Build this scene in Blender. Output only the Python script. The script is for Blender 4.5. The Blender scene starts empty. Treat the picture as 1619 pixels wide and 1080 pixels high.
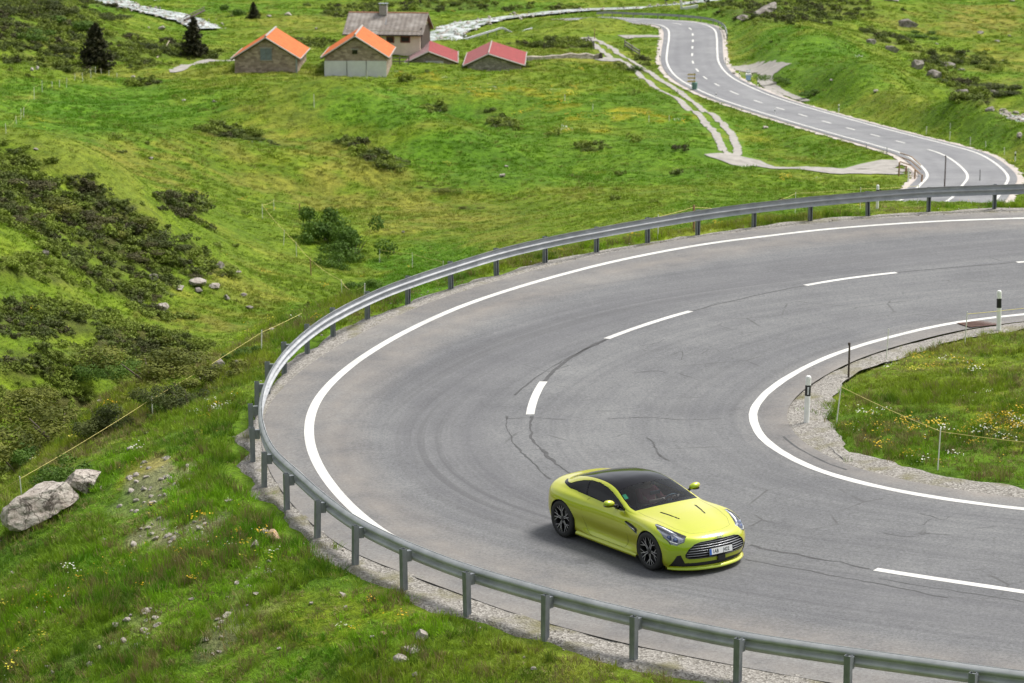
import bpy, bmesh, math, random
import numpy as np
from mathutils import Vector, Matrix, Euler
R = math.radians
rng = np.random.default_rng(7)
random.seed(7)
sc = bpy.context.scene
col = sc.collection

# ---------------------------------------------------------------- camera, light, exposure
F_PX, CX, CY, PITCH, CAM_H = 4684.9, 809.5, 540.0, 0.1917, 14.425   # focal length in pixels of a 1619 px wide frame
cam_d = bpy.data.cameras.new('camera'); cam = bpy.data.objects.new('camera', cam_d); col.objects.link(cam)
cam.location = (0, 0, CAM_H); cam.rotation_euler = (math.pi/2 - PITCH, 0, 0)
cam_d.sensor_width = 36; cam_d.lens = F_PX/1619*36
cam_d.clip_start = 1; cam_d.clip_end = 4000
cam_d.dof.use_dof = True; cam_d.dof.focus_distance = 56.5; cam_d.dof.aperture_fstop = 3.2
sc.camera = cam
SUN_EL, SUN_AZ = 60, 62           # degrees; azimuth from +Y (away from the camera) towards +X
w = bpy.data.worlds.new('World'); sc.world = w; w.use_nodes = True
nt = w.node_tree; bg = nt.nodes['Background']
sky = nt.nodes.new('ShaderNodeTexSky'); sky.sky_type = 'NISHITA'; sky.sun_disc = False
sky.sun_elevation = R(SUN_EL); sky.sun_rotation = R(SUN_AZ); sky.dust_density = 3
hs = nt.nodes.new('ShaderNodeHueSaturation'); hs.inputs['Saturation'].default_value = 0.22
nt.links.new(sky.outputs[0], hs.inputs['Color']); nt.links.new(hs.outputs[0], bg.inputs['Color'])
bg.inputs['Strength'].default_value = 0.105
sun_d = bpy.data.lights.new('sun', 'SUN'); sun_d.energy = 2.3; sun_d.angle = R(18); sun_d.color = (1, 0.95, 0.87)
sun = bpy.data.objects.new('sun', sun_d); col.objects.link(sun)
sun.rotation_euler = Vector((-math.sin(R(SUN_AZ))*math.cos(R(SUN_EL)), -math.cos(R(SUN_AZ))*math.cos(R(SUN_EL)), -math.sin(R(SUN_EL)))).to_track_quat('-Z', 'Y').to_euler()
sc.view_settings.view_transform = 'Standard'; sc.view_settings.look = 'None'; sc.view_settings.gamma = 1
sc.view_settings.use_curve_mapping = False
sc.view_settings.exposure = 1.0
sc.cycles.max_bounces = 6; sc.cycles.transparent_max_bounces = 8

# ---------------------------------------------------------------- helpers
def tag(o, label=None, cat=None, group=None, kind=None):
    if label: o['label'] = label
    if cat: o['category'] = cat
    if group: o['group'] = group
    if kind: o['kind'] = kind
    return o
def thing(name, label, cat, loc=(0, 0, 0), rotz=0, group=None):
    o = bpy.data.objects.new(name, None); col.objects.link(o); o.empty_display_size = .2
    o.location = loc; o.rotation_euler = (0, 0, rotz)
    return tag(o, label, cat, group)
def obj(name, verts, faces, m, parent=None, smooth=False, uv=None):
    me = bpy.data.meshes.new(name)
    me.from_pydata([tuple(map(float, v)) for v in verts], [], [tuple(int(i) for i in f) for f in faces]); me.update()
    if uv is not None:
        l = me.uv_layers.new(name='UVMap'); li = np.empty(len(me.loops), np.int32); me.loops.foreach_get('vertex_index', li)
        l.data.foreach_set('uv', np.asarray(uv, np.float32)[li].ravel())
    if smooth: me.polygons.foreach_set('use_smooth', [True]*len(me.polygons))
    for mm in (m if isinstance(m, (list, tuple)) else [m]): me.materials.append(mm)
    o = bpy.data.objects.new(name, me); col.objects.link(o)
    if parent is not None: o.parent = parent
    return o
class MB:
    """collects vertices and faces of one mesh"""
    def __init__(s): s.v = []; s.f = []
    def add(s, v, f):
        n = len(s.v); s.v += [tuple(p) for p in v]; s.f += [tuple(i+n for i in q) for q in f]; return s
    def box(s, c, size, rot=None):
        a, b, d = [q/2 for q in size]
        pts = [Vector((x, y, z)) for x in (-a, a) for y in (-b, b) for z in (-d, d)]
        if rot is not None: pts = [rot @ p for p in pts]
        c = Vector(c)
        return s.add([p+c for p in pts], [(0, 1, 3, 2), (4, 6, 7, 5), (0, 4, 5, 1), (2, 3, 7, 6), (0, 2, 6, 4), (1, 5, 7, 3)])
    def tube(s, path, rad, n=6, cap=True):
        path = [Vector(p) for p in path]; rads = rad if isinstance(rad, (list, tuple)) else [rad]*len(path); rings = []
        for i, p in enumerate(path):
            t = (path[min(i+1, len(path)-1)] - path[max(i-1, 0)]).normalized()
            a = t.orthogonal().normalized() if abs(t.z) > .95 else t.cross(Vector((0, 0, 1))).normalized()
            b = t.cross(a)
            rings.append([p + rads[i]*(math.cos(k*2*math.pi/n)*a + math.sin(k*2*math.pi/n)*b) for k in range(n)])
        vs = [q for r in rings for q in r]; fs = []
        for i in range(len(path)-1):
            for k in range(n): fs.append((i*n+k, i*n+(k+1) % n, (i+1)*n+(k+1) % n, (i+1)*n+k))
        if cap: fs += [tuple(range(n))[::-1], tuple((len(path)-1)*n+k for k in range(n))]
        return s.add(vs, fs)
    def lathe(s, prof, n=32, axis='z', c=(0, 0, 0)):
        vs = []; fs = []
        for r_, h in prof:
            for k in range(n):
                a = 2*math.pi*k/n
                p = (r_*math.cos(a), r_*math.sin(a), h) if axis == 'z' else (r_*math.cos(a), h, r_*math.sin(a))
                vs.append((p[0]+c[0], p[1]+c[1], p[2]+c[2]))
        for i in range(len(prof)-1):
            for k in range(n): fs.append((i*n+k, i*n+(k+1) % n, (i+1)*n+(k+1) % n, (i+1)*n+k))
        return s.add(vs, fs)
    def prism(s, poly, depth, frame):
        """poly: 2D outline, extruded by depth along the third axis of frame (4x4)"""
        n = len(poly)
        vs = [frame @ Vector((p[0], p[1], z)) for z in (0, depth) for p in poly]
        fs = [tuple(range(n))[::-1], tuple(range(n, 2*n))]+[(i, (i+1) % n, n+(i+1) % n, n+i) for i in range(n)]
        return s.add(vs, fs)
    def build(s, name, m, parent=None, smooth=False): return obj(name, s.v, s.f, m, parent, smooth)
def copy_tree(o, parent=None):
    c = o.copy(); col.objects.link(c)
    if parent is not None: c.parent = parent
    for ch in list(o.children): copy_tree(ch, c)
    return c

# ---------------------------------------------------------------- materials
class M:
    """small node-tree builder"""
    def __init__(s, name, base=(.5, .5, .5), rough=.6, metal=0, spec=.5):
        s.m = bpy.data.materials.new(name); s.m.use_nodes = True; s.t = s.m.node_tree
        s.b = s.t.nodes['Principled BSDF']
        s.b.inputs['Base Color'].default_value = (*base, 1); s.b.inputs['Roughness'].default_value = rough
        s.b.inputs['Metallic'].default_value = metal; s.b.inputs['Specular IOR Level'].default_value = spec
    def n(s, t, **kw):
        nd = s.t.nodes.new(t)
        for k, v in kw.items():
            if k.startswith('i_'):
                key = k[2:]; nd.inputs[int(key) if key.isdigit() else key.replace('_', ' ')].default_value = v
            else: setattr(nd, k, v)
        return nd
    def l(s, a, b): s.t.links.new(a, b)
    def coord(s, kind='Object', scale=None):
        tc = s.n('ShaderNodeTexCoord'); o = tc.outputs[kind]
        if scale is None: return o
        mp = s.n('ShaderNodeMapping'); mp.inputs['Scale'].default_value = scale; s.l(o, mp.inputs[0]); return mp.outputs[0]
    def noise(s, scale, vec=None, detail=4, rough=.55, dist=0):
        nz = s.n('ShaderNodeTexNoise'); nz.inputs['Scale'].default_value = scale; nz.inputs['Detail'].default_value = detail
        nz.inputs['Roughness'].default_value = rough; nz.inputs['Distortion'].default_value = dist
        if vec is not None: s.l(vec, nz.inputs['Vector'])
        return nz.outputs['Fac']
    def ramp(s, fac, stops):
        r = s.n('ShaderNodeValToRGB'); e = r.color_ramp.elements
        while len(e) < len(stops): e.new(.5)
        for q, (p, c) in zip(e, stops):
            q.position = p; q.color = (*c, 1) if isinstance(c, (tuple, list)) else (c, c, c, 1)
        s.l(fac, r.inputs[0]); return r.outputs[0]
    def mix(s, fac, a, b, mode='MIX'):
        x = s.n('ShaderNodeMix', data_type='RGBA', blend_type=mode)
        for v, i in ((fac, 0), (a, 6), (b, 7)):
            if isinstance(v, (int, float)): x.inputs[i].default_value = v
            elif isinstance(v, tuple): x.inputs[i].default_value = (*v, 1)
            else: s.l(v, x.inputs[i])
        return x.outputs[2]
    def math(s, op, a, b=0):
        x = s.n('ShaderNodeMath', operation=op)
        for v, i in ((a, 0), (b, 1)):
            if isinstance(v, (int, float)): x.inputs[i].default_value = v
            else: s.l(v, x.inputs[i])
        return x.outputs[0]
    def bump(s, h, strength=.5, dist=.02):
        b = s.n('ShaderNodeBump'); b.inputs['Strength'].default_value = strength; b.inputs['Distance'].default_value = dist
        s.l(h, b.inputs['Height']); s.l(b.outputs[0], s.b.inputs['Normal'])
    def color(s, c): s.l(c, s.b.inputs['Base Color']); return s
def simple(name, base, rough=.6, metal=0, spec=.5, var=.25, scale=6, bump=0):
    k = M(name, base, rough, metal, spec)
    f = k.noise(scale, k.coord(), 5, .6)
    k.color(k.mix(k.ramp(f, [(.3, 0.), (.7, 1.)]), tuple(c*(1-var) for c in base), tuple(min(1, c*(1+var)) for c in base)))
    if bump: k.bump(f, bump, .02)
    return k.m

# ---------------------------------------------------------------- numpy noise and curves
_perm = rng.random((256, 256))
def vnoise(x, y):
    xi = np.floor(x).astype(int); yi = np.floor(y).astype(int); fx = x-xi; fy = y-yi
    fx = fx*fx*(3-2*fx); fy = fy*fy*(3-2*fy)
    g = lambda a, b: _perm[a % 256, b % 256]
    return (g(xi, yi)*(1-fx)+g(xi+1, yi)*fx)*(1-fy)+(g(xi, yi+1)*(1-fx)+g(xi+1, yi+1)*fx)*fy
def fbm(x, y, s, octv=4, gain=.5):
    """-1..1 noise of feature size s metres"""
    t = 0; a = 1; n = 0; x = np.asarray(x, float)/s; y = np.asarray(y, float)/s
    for k in range(octv):
        t = t+a*(vnoise(x+17.3*k, y+5.1*k)*2-1); n += a; a *= gain; x = x*2.03; y = y*2.03
    return t/n*1.6
def sstep(a, b, x):
    t = np.clip((x-a)/(b-a), 0, 1); return t*t*(3-2*t)
def spline(P, step=.5, smooth=0):
    """Catmull-Rom through P, resampled at about one step"""
    P = np.asarray(P, float); Q = np.vstack([2*P[0]-P[1], P, 2*P[-1]-P[-2]]); out = []
    for i in range(1, len(Q)-2):
        p0, p1, p2, p3 = Q[i-1:i+3]; n = max(2, int(np.linalg.norm(p2-p1)/step*2)); t = np.linspace(0, 1, n, endpoint=False)[:, None]
        out.append(.5*(2*p1+(p2-p0)*t+(2*p0-5*p1+4*p2-p3)*t**2+(3*p1-p0-3*p2+p3)*t**3))
    out = np.vstack(out+[P[-1:]])
    out = resample(out, step)
    for _ in range(smooth): out[1:-1] = .25*out[:-2]+.5*out[1:-1]+.25*out[2:]
    return resample(out, step)
def resample(P, step=None, n=None):
    d = np.r_[0, np.cumsum(np.linalg.norm(np.diff(P, axis=0), axis=1))]
    if n is None: n = max(2, int(round(d[-1]/step))+1)
    t = np.linspace(0, d[-1], n)
    return np.stack([np.interp(t, d, P[:, k]) for k in range(P.shape[1])], 1)
def left_normals(P):
    t = np.gradient(P[:, :2], axis=0); t /= np.linalg.norm(t, axis=1)[:, None]+1e-9
    return np.stack([-t[:, 1], t[:, 0]], 1)
def dist_poly(XY, P, chunk=15000):
    """distance, signed side (+ = left of travel) and the interpolated 3rd column of the nearest point"""
    A = P[:-1, :2]; B = P[1:, :2]; D = B-A; L2 = (D**2).sum(1)+1e-12; has = P.shape[1] > 2
    d = np.empty(len(XY)); sgn = np.empty(len(XY)); z = np.zeros(len(XY))
    for i in range(0, len(XY), chunk):
        q = XY[i:i+chunk]; r = q[:, None]-A[None]; t = np.clip((r*D).sum(2)/L2, 0, 1)
        e = r-t[..., None]*D; dd = (e**2).sum(2); k = dd.argmin(1); j = np.arange(len(q))
        d[i:i+chunk] = np.sqrt(dd[j, k]); sgn[i:i+chunk] = np.sign(D[k, 0]*r[j, k, 1]-D[k, 1]*r[j, k, 0])
        if has: z[i:i+chunk] = P[k, 2]+t[j, k]*(P[k+1, 2]-P[k, 2])
    return d, sgn, z

# ---------------------------------------------------------------- surveying: sight lines from the camera onto the land
cp, sp = math.cos(PITCH), math.sin(PITCH)
def ray(px, py):
    u = (px-CX)/F_PX; v = (CY-py)/F_PX
    return np.array([u, cp+v*sp, -sp+v*cp])
def at(px, py, y):
    d = ray(px, py); t = y/d[1]; return np.array([d[0]*t, y, CAM_H+d[2]*t])
def to_px(x, y, z):
    dz = np.asarray(z)-CAM_H; d = y*cp-dz*sp; v = y*sp+dz*cp
    return CX+F_PX*np.asarray(x)/d, CY-F_PX*v/d
SX, SY = .0278, .0257                     # the hairpin's road plane rises slightly to the right and away
def plane(x, y): return SX*x+SY*(y-60)
def on_plane(px, py):
    d = ray(px, py); t = (-CAM_H-SY*60)/(d[2]-SX*d[0]-SY*d[1]); return np.array([d[0]*t, d[1]*t])
def pl(pts): return np.array([on_plane(*p) for p in pts])
# ---------------------------------------------------------------- the hairpin, surveyed on its plane
post_top = [(1572, 329), (1468, 333), (1372, 340), (1281, 348), (1192, 358), (1103, 370), (1024, 383), (943, 398), (862, 414), (785, 433), (713, 455), (645, 478), (581, 503), (527, 530), (486, 557), (450, 588), (424, 620), (407, 653), (398, 689)]
post_low = [(400, 727), (418, 768), (454, 803), (502, 848), (562, 890), (639, 928), (739, 967), (862, 1004), (1002, 1040), (1166, 1075), (1340, 1103), (1536, 1132)]
posts = pl(post_top+post_low)
def extend(P, start, end, ds, de):
    a = [P[0]+np.array(ds)*k for k in range(start, 0, -1)]; b = [P[-1]+np.array(de)*k for k in range(1, end+1)]
    return np.array(a+list(P)+b)
d0 = posts[0]-posts[1]; d1 = posts[-1]-posts[-2]
posts = extend(posts, 14, 14, d0*[1, .75], d1*[1, .9])
rail_line = spline(posts, .4, 2)                       # runs from the far right, round the bend, to the near right
outer_px = [(1619, 345), (1500, 349), (1400, 355), (1300, 363), (1200, 375), (1120, 385), (1000, 407), (900, 431), (800, 460), (720, 488), (640, 525), (580, 560), (540, 590), (510, 620), (493, 650), (488, 680), (492, 710), (508, 745), (530, 775), (560, 807), (600, 838), (640, 862)]
low_edge = pl([(653, 917), (730, 947), (787, 970), (873, 993), (940, 1013), (1080, 1042), (1250, 1075), (1400, 1099)])
nrm = left_normals(low_edge)
low_line = low_edge+nrm*1.22                              # the line stays a metre inside the edge
ol = pl(outer_px)
ol = extend(np.vstack([ol, low_line[1:]]), 10, 10, (ol[0]-ol[1])*[1.0, .8], (low_line[-1]-low_line[-2])*[1, .9])
outer_line = spline(ol, .4, 6)
inner_px = [(1619, 497), (1500, 512), (1400, 535), (1320, 560), (1260, 588), (1215, 618), (1193, 645), (1191, 665), (1204, 690), (1230, 712), (1280, 738), (1340, 758), (1420, 776), (1500, 790), (1619, 805)]
il = pl(inner_px)
il = extend(il, 12, 12, (il[0]-il[1])*[1.1, .5], (il[-1]-il[-2])*[1.1, .75])
inner_line = spline(il, .3, 3)
edge_out = outer_line-left_normals(outer_line)*1.05
edge_in = inner_line+left_normals(inner_line)*.75
gravel_in = inner_line+left_normals(inner_line)*1.45
centre_px = [(1619, 414), (1418, 431), (1275, 451), (1092, 492), (958, 536), (900, 568), (858, 605), (838, 656), (848, 698), (900, 748), (1000, 800), (1185, 862), (1377, 899), (1619, 936)]
cl = pl(centre_px); cl = extend(cl, 3, 3, (cl[0]-cl[1]), (cl[-1]-cl[-2]))
centre_line = spline(cl, .2, 4)

# ---------------------------------------------------------------- the lower road, tracks and stream (sight line + distance)
road_px = [(1330, 362, 178), (1421, 343, 196), (1474, 327, 208), (1502, 315, 219), (1520, 295, 234), (1529, 275, 245), (1494, 246, 258), (1440, 229, 270), (1385, 214.5, 283), (1303, 192, 303), (1199, 161, 330), (1148, 141, 343), (1112, 121, 360), (1096, 100, 376), (1094.5, 80, 392), (1095.5, 60, 410), (1092, 46, 424), (1073, 37.6, 434), (1034, 34, 438), (970, 31, 442), (900, 29, 452)]
lower_road = spline([at(*p) for p in road_px]+[at(*p)-np.array([0, 0, 1.5]) for p in [(860, 30, 462)]], 1.0, 4)
stream_r = spline([at(*p) for p in [(610, 95, 415), (660, 72, 432), (690, 58, 450), (715, 46, 465), (740, 36.5, 478), (800, 26, 492), (860, 20.5, 500), (905, 17, 505), (960, 14.5, 506), (1010, 11.5, 506), (1060, 7, 508), (1120, -2, 515), (1200, -8, 520)]], 1.5, 2)
stream_l = spline([at(*p) for p in [(60, -30, 560), (150, -8, 530), (195, 5, 510), (240, 15, 498), (275, 23, 490), (300, 31, 482), (330, 44, 468)]], 1.5, 2)
stream_g = spline([at(*p)-np.array([0, 0, dz_]) for *p, dz_ in [(1540, 164, 366, 1.0), (1585, 181, 358, 0), (1640, 192, 350, 0), (1720, 200, 345, 0)]], 1.5, 2)
for s_, dz in ((stream_r, 0), (stream_l, 0), (stream_g, 0)): s_[:, 2] = np.convolve(np.pad(s_[:, 2], 12, 'edge'), np.ones(25)/25, 'valid')
# land control points (px, py, distance)
ctl = [(0, 0, 400), (60, 40, 385), (130, 40, 405), (0, 110, 330), (150, 112, 370), (60, 110, 345), (250, 60, 440), (300, 75, 420), (250, 110, 365), (380, 20, 500), (420, 45, 465), (480, 5, 525), (200, -5, 530),
 (370, 108, 360), (420, 112, 352), (480, 108, 358), (512, 108, 356), (560, 112, 352), (620, 108, 358), (700, 104, 362), (740, 108, 358), (830, 108, 358), (600, 72, 395), (670, 75, 395), (560, 15, 520), (620, 5, 535), (560, 60, 440), (640, 40, 478),
 (50, 180, 290), (0, 212, 248), (100, 150, 315), (180, 128, 345), (130, 185, 285), (200, 165, 300), (-120, 150, 260), (-120, 20, 360), (-300, 60, 300), (-300, 200, 180),
 (0, 236, 152), (60, 270, 154), (130, 325, 150), (200, 360, 150), (300, 405, 148), (0, 330, 138), (0, 420, 122), (100, 420, 135), (100, 500, 125), (200, 440, 142), (240, 480, 135), (330, 450, 150), (0, 540, 113), (100, 600, 113), (100, 650, 109), (0, 650, 106), (0, 720, 100), (-100, 700, 95), (-100, 500, 108), (-120, 300, 125), (-250, 400, 100), (250, 560, 119), (250, 610, 114), (350, 560, 118), (370, 500, 138), (400, 460, 155),
 (130, 250, 200), (300, 340, 190), (200, 240, 235), (300, 200, 270), (420, 150, 320), (300, 145, 330), (420, 250, 250), (450, 400, 183), (415, 345, 212), (490, 330, 215), (540, 440, 182), (540, 475, 165), (600, 440, 178), (650, 424, 184), (720, 410, 175), (560, 380, 200), (620, 350, 215), (700, 350, 212), (500, 250, 262), (600, 300, 240), (700, 290, 243),
 (520, 140, 332), (600, 140, 330), (700, 135, 334), (540, 165, 318), (620, 172, 312), (720, 170, 312), (560, 205, 285), (680, 215, 280), (800, 300, 240), (800, 220, 280), (800, 140, 332), (900, 120, 345), (900, 250, 268), (900, 180, 305), (900, 330, 208), (1000, 330, 192), (1000, 150, 328), (1000, 250, 268), (960, 95, 372), (900, 70, 405), (960, 55, 420), (830, 75, 398), (870, 55, 425), (760, 80, 392), (850, 32, 462), (1020, 24, 458), (1150, 240, 272), (1100, 300, 222), (1200, 290, 226), (1300, 272, 245), (1240, 267, 250), (1400, 267, 245), (1420, 250, 252), (1300, 310, 175), (1100, 340, 152), (1257, 341, 135), (1350, 315, 158), (1387, 331, 131), (1430, 345, 150), (1500, 340, 165), (1600, 330, 185), (1650, 300, 215), (1700, 340, 150), (1800, 300, 190),
 (1150, 170, 320), (1250, 215, 292), (1330, 235, 277), (1020, 70, 398), (1030, 48, 424), (1160, 110, 372), (1160, 75, 392), (1150, 38, 412), (1200, 40, 402), (1250, 42, 388), (1330, 60, 362), (1400, 100, 328), (1500, 150, 284), (1560, 180, 268), (1619, 214, 250), (1700, 245, 235), (1230, 108, 362), (1300, 130, 338), (1350, 150, 318), (1450, 200, 276), (1540, 222, 262), (1619, 250, 244), (1400, 170, 300),
 (1200, 12, 452), (1150, 8, 470), (1090, 12, 468), (1300, 30, 452), (1290, 5, 475), (1380, 40, 455), (1440, 40, 445), (1450, 5, 490), (1500, 75, 432), (1560, 130, 392), (1600, 155, 376), (1619, 90, 418), (1560, 40, 470), (1619, 15, 490), (1800, 60, 440), (1800, 160, 360), (1950, 100, 330), (1950, 250, 200),
 (700, 5, 540), (800, 3, 535), (900, 0, 535), (1000, -3, 530), (950, -30, 600), (600, -30, 610), (200, -40, 620), (1300, -30, 600), (1650, -40, 580), (-200, -60, 560), (1900, -60, 520)]
C = np.array([at(*p) for p in ctl])
extra = [(-12, 60, -6.5), (-16, 75, -8.8), (-22, 60, -9), (-10, 48, -5.5), (0, 45, -5), (10, 42, -4.5), (25, 42, -3.5), (-40, 70, -8), (-60, 100, -4), (-30, 85, -10), (-18, 92, -10.5), (-14, 105, -11), (-4, 115, -10), (6, 122, -7), (16, 125, -4.5), (28, 118, -3), (45, 120, -2), (60, 100, 0),
         (-200, 300, 20), (-220, 500, 30), (220, 300, 10), (240, 500, 20), (0, 800, 15), (-250, 800, 60), (250, 800, 60), (0, 1000, 90), (-350, 1100, 160), (350, 1100, 160), (120, 150, 12), (-120, 150, 8)]
hid = [(1400, 375, -24.5), (1450, 345, -25), (1500, 322, -25.5), (1560, 308, -26), (1620, 298, -26), (1700, 290, -26), (1585, 335, -26.6), (1640, 325, -26.6)]
extra += [((px-CX)/F_PX*d*1.0, d, z) for px, d, z in hid]
C = np.vstack([C, np.array(extra, float), lower_road[::12], stream_r[::10], stream_g[::10], stream_l[::8]])
YS = .45; CS = 8.0
def _phi(A, B): return np.sqrt(((A[:, None, 0]-B[None, :, 0]))**2+((A[:, None, 1]-B[None, :, 1])*YS)**2+CS**2)
_K = _phi(C, C)+0*np.eye(len(C)); _K[np.diag_indices(len(C))] -= 1.6     # multiquadric with a little smoothing
_A = np.block([[_K, np.ones((len(C), 1))], [np.ones((1, len(C))), np.zeros((1, 1))]])
_W = np.linalg.lstsq(_A, np.r_[C[:, 2], 0], rcond=None)[0]
def base_land(XY):
    out = np.empty(len(XY))
    for i in range(0, len(XY), 20000): out[i:i+20000] = _phi(XY[i:i+20000], C) @ _W[:-1]+_W[-1]
    return out
def bank_drop(d, x, y):
    n = fbm(x, y, 5, 3)
    return np.interp(d, [.35, .9, 2.2, 4.5, 5.8, 30], [.02, .07, .40, 1.15, 1.75, 24]) + sstep(.8, 3, d)*(.22*n+.10*fbm(x, y, 1.3, 3))
BUMPS = [(at(430, 200, 286)[0], 286, 8, 9, 2.1), (at(520, 210, 284)[0], 283, 8, 9, 2.7), (at(610, 222, 278)[0], 276, 7, 9, 2.9), (at(690, 245, 268)[0], 266, 6, 8, 2.0), (at(560, 180, 310)[0], 309, 13, 11, -2.4), (at(680, 185, 308)[0], 306, 9, 10, -2.2), (at(720, 160, 322)[0], 321, 6, 5, 1.0), (at(960, 235, 276)[0], 276, 10, 8, 1.7), (at(1000, 260, 262)[0], 262, 7, 6, .9), (at(1080, 262, 258)[0], 258, 7, 6, .9), (at(300, 250, 235)[0], 236, 12, 9, 1.9), (at(160, 245, 228)[0], 224, 10, 10, 1.8), (at(820, 300, 240)[0], 238, 9, 7, .9), (at(560, 300, 236)[0], 236, 9, 8, 1.7), (at(200, 380, 150)[0], 150, 6, 7, 1.8), (at(90, 300, 153)[0], 153, 6, 7, 1.8), (at(20, 390, 128)[0], 127, 4, 5, 1.0), (at(95, 640, 110)[0], 110, 3.0, 3.5, 1.3), (at(250, 580, 119)[0], 119, 4.0, 3.5, 1.2), (at(180, 690, 104)[0], 105, 2.2, 3, -1.2), (at(905, 45, 424)[0], 424, 10, 5, 1.5), (at(850, 55, 415)[0], 415, 10, 6, 1.2), (at(960, 42, 428)[0], 427.5, 6, 3, .8), (at(775, 66, 398)[0], 399, 9, 5, 1.3), (at(720, 80, 385)[0], 387, 8, 5, 1.2), (at(1300, 60, 375)[0], 376, 8, 14, 1.2), (at(1400, 100, 335)[0], 337, 6, 14, 1.9), (at(1450, 125, 312)[0], 312, 5, 14, 1.5), (at(1500, 150, 288)[0], 289, 5, 13, 2.1), (at(1555, 180, 272)[0], 273, 4, 12, .5)]   # little mounds by the far road
COV = []   # ground cover map, filled below: (kind, px, py, rx, ry, tilt, weight)
def land(x, y, full=True):
    x = np.atleast_1d(np.asarray(x, float)); y = np.atleast_1d(np.asarray(y, float)); XY = np.stack([x, y], 1)
    z = base_land(XY)
    far = sstep(90, 150, y)
    z += (.10+.42*far)*fbm(x, y, 14, 3)+.10*fbm(x+31, y, 3.0, 3)+far*.25*fbm(x, y*.8, 5.5, 2)
    for bx, by, ba, bb, bh in BUMPS: z += bh*np.exp(-((x-bx)/ba)**2-((y-by)/bb)**2)
    # lower road, stream beds
    m = (y > 150) & (y < 560)
    if m.any():
        q = XY[m]; zz = z[m]
        for line, hw, bl, off in ((lower_road, 5.0, 5, -.12), (stream_r, 4.5, 6, -.5), (stream_l, 3.2, 5, -.5), (stream_g, 4.5, 7, -.5)):
            lo = line[:, :2].min(0)-16; hi = line[:, :2].max(0)+16
            k = ((q > lo) & (q < hi)).all(1)
            if k.any():
                d, s, lz = dist_poly(q[k], line); wgt = 1-sstep(hw, hw+bl, d); zz[k] = zz[k]*(1-wgt)+(lz+off)*wgt
        z[m] = zz
    n_ = (y < 150)
    if n_.any():
        q = XY[n_]; d, s, _ = dist_poly(q, rail_line); sd = -s*d            # outside the rail is positive
        xx, yy = q[:, 0], q[:, 1]; pz = plane(xx, yy)
        bank = pz-bank_drop(np.maximum(sd, 0), xx, yy)
        zb = z[n_]; h = np.clip(.5+.5*(bank-zb)/1.2, 0, 1); out = zb*(1-h)+bank*h+.6*h*(1-h)
        inside = pz-.10
        di, si, _ = dist_poly(q, gravel_in); ins = di*np.where(si > 0, 1, -1)
        inside = inside+sstep(-.15, .35, ins)*(.11+.03*fbm(xx, yy, 1.2, 3))+sstep(.5, 4, ins)*.18
        wgt = sstep(.25, .8, sd); z[n_] = np.where(sd < .25, inside, inside*(1-wgt)+out*wgt)
    return z
def land1(x, y): return float(land([x], [y])[0])
_steps = 40*np.exp(np.linspace(0, math.log(700/40), 1400))
def hit(px, py):
    """first point of the land along a sight line"""
    d = ray(px, py); X = d[0]/d[1]*_steps; Z = CAM_H+d[2]/d[1]*_steps
    g = Z-land(X, _steps); k = np.where(g < 0)[0]
    if not len(k): k = [len(_steps)-1]
    a, b = _steps[max(k[0]-1, 0)], _steps[k[0]]
    for _ in range(14):
        c = (a+b)/2
        if CAM_H+d[2]/d[1]*c < land1(d[0]/d[1]*c, c): b = c
        else: a = c
    c = (a+b)/2; return Vector((d[0]/d[1]*c, c, land1(d[0]/d[1]*c, c)))
def size_px(p, n): return n*math.hypot(p[1], CAM_H-p[2])/F_PX      # metres spanned by n photograph pixels at p

# ---------------------------------------------------------------- ground cover: a map of what grows where
def cov(kind, *rows): COV.extend([(kind, *r) for r in rows])
cov('heath', (60, 585, 130, 50, 0, .9), (330, 590, 70, 40, -20, .8), (40, 300, 150, 55, 18, 1), (150, 350, 160, 45, 18, 1), (235, 385, 75, 32, 8, 1), (40, 420, 90, 30, 0, .7), (240, 570, 150, 50, 0, 1), (90, 650, 150, 60, 10, 1), (30, 720, 150, 45, -10, 1), (310, 625, 110, 50, -10, 1), (370, 570, 60, 25, 0, 1), (110, 440, 120, 22, 8, .6), (60, 520, 140, 25, 0, .65),
    (50, 30, 110, 45, 0, .75), (170, 70, 100, 24, 20, .5), (60, 80, 90, 30, 10, .55), (115, 110, 55, 12, 0, .7), (364, 210, 42, 8, 5, .7), (600, 253, 42, 14, 32, .7), (285, 326, 42, 13, 20, .9), (230, 468, 26, 8, 0, 1), (122, 428, 20, 9, 0, 1), (300, 435, 20, 8, 0, .9), (350, 425, 30, 10, 10, .7), (100, 500, 180, 26, 4, .5), (190, 430, 90, 24, 12, .55), (785, 190, 30, 10, 20, .4), (690, 172, 22, 8, 0, .5), (560, 230, 40, 8, 25, .35), (260, 80, 70, 12, 5, .8), (310, 85, 40, 12, 0, .8),
    (225, 135, 30, 5, 0, .5), (935, 235, 18, 5, 0, .4), (900, 15, 40, 6, 0, .8), (1540, 95, 60, 14, 25, .4), (1480, 105, 50, 18, 28, .9), (1540, 150, 50, 14, 20, .9), (1400, 62, 40, 10, 20, .8), (1000, 105, 30, 10, 10, .7), (1250, 18, 120, 20, 0, .55), (700, 10, 140, 8, 0, .5), (560, 20, 60, 12, 0, .6), (880, 72, 70, 5, 2, .9), (470, 70, 60, 6, 0, .6))
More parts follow.
